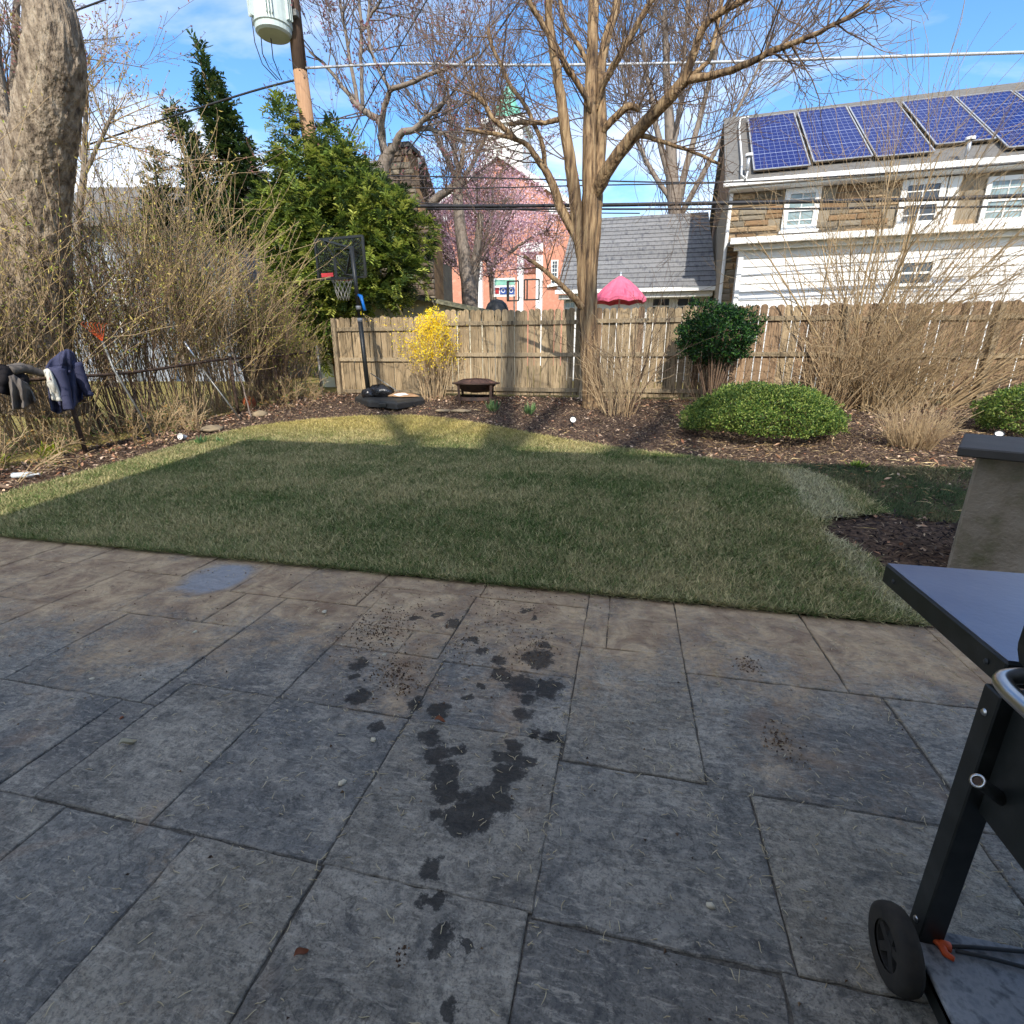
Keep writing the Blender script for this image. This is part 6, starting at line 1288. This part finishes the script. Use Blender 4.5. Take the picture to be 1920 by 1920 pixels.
# --- house with the big stone chimney behind the evergreen
KF = Frame((at(760, 560, 18.0).x, 18.0, .5), 0); kh = thing('chimney_house', 'house with a tapering fieldstone chimney behind the evergreen', 'house', tuple(KF.O))
kp_ = [KF.p(*q) for q in ((735, 278), (763, 278), (768, 340), (790, 396), (812, 440), (817, 600), (690, 600), (700, 400), (724, 340))]; kpl = [(p.x, p.z) for p in kp_]
kch = MB().extr([(x, 0, z) for x, z in kpl], (0, .9, 0)).build('chimney', M['stone_brown'], kh)
M['stone_dark'] = mat('stone_dark', S(112, 98, 84), S(92, 80, 70), scale=3, rough=.95, var=.2, bump=.4)
stones(kch, min(p[0] for p in kpl), max(p[0] for p in kpl), 2.0, max(p[1] for p in kpl), .0, [M['stone_dark'], M['stone_grey'], M['stone_dark']], lambda x, z: bool(pip(np.array([x]), np.array([z]), kpl)[0]) and x > KF.p(706, 400).x, (.14, .22), (.3, .7), .05)
MB().box(((kp_[0].x + kp_[1].x) / 2, .42, kp_[0].z + .06), (.75, 1.0, .14)).build('chimney_cap', M['cap_stone'], kch)
a, b, c = KF.p(560, 420, .6), KF.p(712, 300, 5), KF.p(716, 420, .6)
MB().extr([(a.x, .6, c.z), (a.x, 5, b.z), (a.x, 9, c.z), (a.x, 9, c.z - .15), (a.x, 5, b.z - .15), (a.x, .6, c.z - .15)], (c.x - a.x, 0, 0)).build('roof', M['roof_grey'], kh)
MB().box(((a.x + c.x) / 2, 4.8, c.z / 2 - .1), (c.x - a.x - .4, 7.8, c.z - .2)).build('wall', M['stone_grey'], kh)

# --- cream shed just behind the fence
SF = Frame((at(760, 560, 13.9).x, 13.9, .5), 0); sd = thing('garden_shed', 'cream clapboard shed with a shallow shingled gable behind the fence', 'shed', tuple(SF.O))
ap, er, el = SF.p(752, 546), SF.p(940, 586), SF.p(575, 586); M['cream'] = mat('cream_board', S(226, 220, 196), S(206, 200, 176), scale=3, rough=.7); M['shed_roof'] = mat('shed_roof', S(124, 122, 100), S(98, 98, 84), S(146, 142, 118), scale=9, rough=.95, bump=.4)
MB().extr([(el.x + .2, .03, 0), (er.x - .2, .03, 0), (er.x - .2, .03, er.z - .12), (ap.x, .03, ap.z - .1), (el.x + .2, .03, el.z - .12)], (0, 2.6, 0)).build('wall', M['cream'], sd)
z = .9
while z < ap.z - .15:
    t = 0 if z < er.z - .15 else (z - er.z + .2) / (ap.z - er.z + .001); x0_ = el.x + .2 + (ap.x - el.x) * min(1, t); x1_ = er.x - .2 - (er.x - ap.x) * min(1, t)
    if x1_ - x0_ > .2: MB().add([(x0_, .028, z), (x1_, .028, z), (x1_, .028, z + .165), (x0_, .028, z + .165), (x0_, -.016, z), (x1_, -.016, z), (x1_, .012, z + .165), (x0_, .012, z + .165)], [(0, 3, 2, 1), (4, 5, 6, 7), (0, 1, 5, 4), (1, 2, 6, 5), (2, 3, 7, 6), (3, 0, 4, 7)]).build('board', M['cream'], sd)
    z += .165
MB().extr([(el.x, -.25, el.z), (ap.x, -.25, ap.z), (er.x, -.25, er.z), (er.x, -.25, er.z - .11), (ap.x, -.25, ap.z - .13), (el.x, -.25, el.z - .11)], (0, 3.1, 0)).build('roof', M['shed_roof'], sd)

# --- white house behind the left hedge
WF = Frame((-17.5, 15.5, .5), R(12)); wh_ = thing('white_house', 'pale house glimpsed through the bare hedge at left', 'house', tuple(WF.O), WF.rz)
wl_, wr_ = WF.p(120, 600).x, WF.p(470, 600).x; wt = WF.p(300, 420).z
M['grey_side'] = mat('grey_siding', S(150, 156, 164), S(132, 138, 146), scale=3, rough=.7)
MB().box(((wl_ + wr_) / 2, 3, wt / 2), (wr_ - wl_, 6, wt)).build('wall', M['grey_side'], wh_)
MB().extr([(wl_ - .4, -.5, wt), (wl_ - .4, 3, wt + 1.9), (wl_ - .4, 6.5, wt), (wl_ - .4, 6.5, wt - .15), (wl_ - .4, 3, wt + 1.75), (wl_ - .4, -.5, wt - .15)], (wr_ - wl_ + .8, 0, 0)).build('roof', M['roof_grey'], wh_)
for tl, br, gm in (((205, 520), (260, 562), 'glass_dark'), ((340, 450), (380, 510), 'glass_dark'), ((420, 455), (455, 510), 'glass_dark')):
    a, b = WF.p(*tl), WF.p(*br); window(wh_, a.x, b.x, b.z, a.z, -.02, gm, 1, 1, .1)
a, b = WF.p(212, 578), WF.p(258, 660); dw = MB().box(((a.x + b.x) / 2, -.05, a.z / 2), (b.x - a.x, .1, a.z)).build('door', M['white_paint'], wh_); MB().box(((a.x + b.x) / 2, -.3, a.z + .1), (b.x - a.x + .8, .6, .16)).build('door_hood', M['white_paint'], dw)
for t in (.02, .98): MB().box((a.x + (b.x - a.x) * t, -.5, a.z / 2), (.18, .18, a.z)).build('porch_column', M['white_paint'], dw)

# --- small things beyond the fence
M['pink'] = mat('pink_canvas', S(226, 112, 138), S(208, 96, 124), scale=3, rough=.8)
um = at(1164, 516, 15.2); ub = (um.x, 15.2, .5); par = thing('parasol', 'pink garden parasol beyond the fence right of the multi-stemmed tree', 'parasol', ub)
uz = um.z - .5; ur = 50 * depth(um) / FPX; ud = (at(1164, 560, 15.2).z - um.z)
mb = MB(); n = 32
for i in range(8):
    for k_ in range(4):
        pass
prof = []
V = [(0, 0, uz)]; F = []
for j, (fr_, dz) in enumerate(((.35, .24), (.7, .60), (1.0, 1.0), (1.0, 1.13))):
    for i in range(n):
        a = 2 * math.pi * i / n; sc_ = 1 - .05 * (1 - abs(math.cos(a * 4))) * fr_; V.append((ur * fr_ * sc_ * math.cos(a), ur * fr_ * sc_ * math.sin(a), uz + ud * dz - .05 * fr_ * (1 - abs(math.cos(a * 4)))))
F = [(0, 1 + i, 1 + (i + 1) % n) for i in range(n)] + [(1 + j * n + i, 1 + (j + 1) * n + i, 1 + (j + 1) * n + (i + 1) % n, 1 + j * n + (i + 1) % n) for j in range(3) for i in range(n)]
MB().add(V, F).build('canopy', M['pink'], par); MB().tube([(0, 0, 0), (0, 0, uz + .08)], .025, 8).build('pole', M['white_paint'], par, smooth=True)
kg = at(932, 586, 14.6); kz = kg.z; kr = 22 * depth(kg) / FPX
ket = thing('kettle_grill', 'black dome of a covered kettle grill poking above the fence', 'grill', (kg.x, 14.6, .5))
MB().lathe([(kr, kz - .5), (kr * .96, kz - .5 + kr * .3), (kr * .8, kz - .5 + kr * .68), (kr * .5, kz - .5 + kr * .95), (0, kz - .5 + kr * 1.08)], 24).build('lid', M['black_plastic'], ket, smooth=True); MB().lathe([(kr, kz - .5), (kr * .8, kz - .5 - kr * .6), (.1, kz - .5 - kr)], 24).build('bowl', M['black_plastic'], ket, smooth=True)
for i in range(3): a = i * 2.1; MB().tube([(math.cos(a) * kr * .5, math.sin(a) * kr * .5, kz - .5 - kr * .6), (math.cos(a) * kr * .9, math.sin(a) * kr * .9, 0)], .018, 6).build('leg', M['black_metal'], ket)
def px_frame(name, label, cat, quads, post, Y):
    b_ = at(post[0], 600, Y); t = thing(name, label, cat, (b_.x, Y, .5)); o = Vector(t.location)
    pt_ = at(post[0], post[1], Y); MB().tube([Vector((0, 0, 0)), Vector((pt_.x - o.x, 0, pt_.z - o.z))], .05, 8).build('post', M['white_paint'], t, smooth=True)
    for x0_, y0_, x1_, y1_ in quads:
        a, b = at(x0_, y0_, Y) - o, at(x1_, y1_, Y) - o; f = MB()
        for p, q in (((a.x, a.z), (b.x, a.z)), ((b.x, a.z), (b.x, b.z)), ((b.x, b.z), (a.x, b.z)), ((a.x, b.z), (a.x, a.z)), (((a.x + b.x) / 2 - .15, b.z), ((a.x + b.x) / 2 - .15, a.z))): f.bar((p[0], -.06, p[1]), (q[0], -.06, q[1]), .04, .04)
        f.build('board_frame', M['black_metal'], t)
    return t
px_frame('far_backboard', 'two dark square backboard frames on a white post beyond the fence', 'backboard', [(952, 528, 973, 564), (984, 525, 1011, 562)], (976, 528), 17.5)
bn = at(945, 540, 19.0); bnr = thing('banner_board', 'white notice board with blue and green panels before the church', 'sign', (bn.x, 19.0, .5)); o_ = Vector(bnr.location)
a, b = at(926, 522, 19) - o_, at(966, 556, 19) - o_; MB().box(((a.x + b.x) / 2, 0, (a.z + b.z) / 2), (b.x - a.x, .05, a.z - b.z)).build('board', M['white_paint'], bnr)
M['blue_print'] = mat('blue_print', S(70, 100, 170), S(50, 80, 150), scale=3); M['green_print'] = mat('green_print', S(150, 200, 170), S(120, 180, 170), scale=8)
def bpan(x0_, y0_, x1_, y1_, m, nm):
    p, q = at(x0_, y0_, 19) - o_, at(x1_, y1_, 19) - o_; MB().box(((p.x + q.x) / 2, -.03, (p.z + q.z) / 2), (q.x - p.x, .012, p.z - q.z)).build(nm, m, bnr)
bpan(928, 525, 965, 534, M['green_print'], 'green_panel'); bpan(938, 539, 951, 552, M['blue_print'], 'blue_panel'); bpan(953, 539, 965, 552, M['blue_print'], 'blue_panel'); bpan(929, 540, 936, 551, M['red_print'], 'red_panel')
for px, py in ((944, 545), (959, 545)):
    p = at(px, py, 19) - o_; MB().lathe([(.05, 0), (.075, 0), (.075, .008), (.05, .008)], 16, (p.x, -.037, p.z), Matrix.Rotation(math.pi / 2, 3, 'X'), close=True).build('white_ring', M['white_paint'], bnr)
for x_ in (a.x + .05, b.x - .05): MB().tube([(x_, .06, 0), (x_, .06, a.z)], .03, 6).build('leg', M['galv'], bnr)

# --- tall bare tree behind the house: its limbs streak the sunlit back of the yard with shadow
sb = np.array([3.6, -13.5, 0.]); sl_, st_ = [], []
mainl = refine((np.array([sb, sb + [0, .2, 8], sb + [-.2, 0, 15], sb + [.1, .3, 21], sb + [.3, 0, 25]]), np.array([.42, .36, .28, .2, .08])), 4); sl_.append(mainl)
for z_, dx, dy in ((11, 2.6, .5), (13, -2.8, .4), (14, 3.4, -1), (16, 1.8, 1.5)):
    p = sb + [0, 0, z_]; q = refine((np.array([p, p + [dx * .5, dy * .5, 2.5], p + [dx, dy, 5.5], p + [dx * 1.2, dy * 1.3, 8.5]]), np.array([.2, .16, .11, .04])), 4); sl_.append(q); sprout(st_, q, 9, 2.2, dict(PB, rmin=.012, rmax=.05), 2, None)
split_tree('bare_tree', 'tall bare tree behind the house casting limb shadows on the back beds', sl_, st_, M['bark_grey'], M['twig_grey'], tuple(sb))
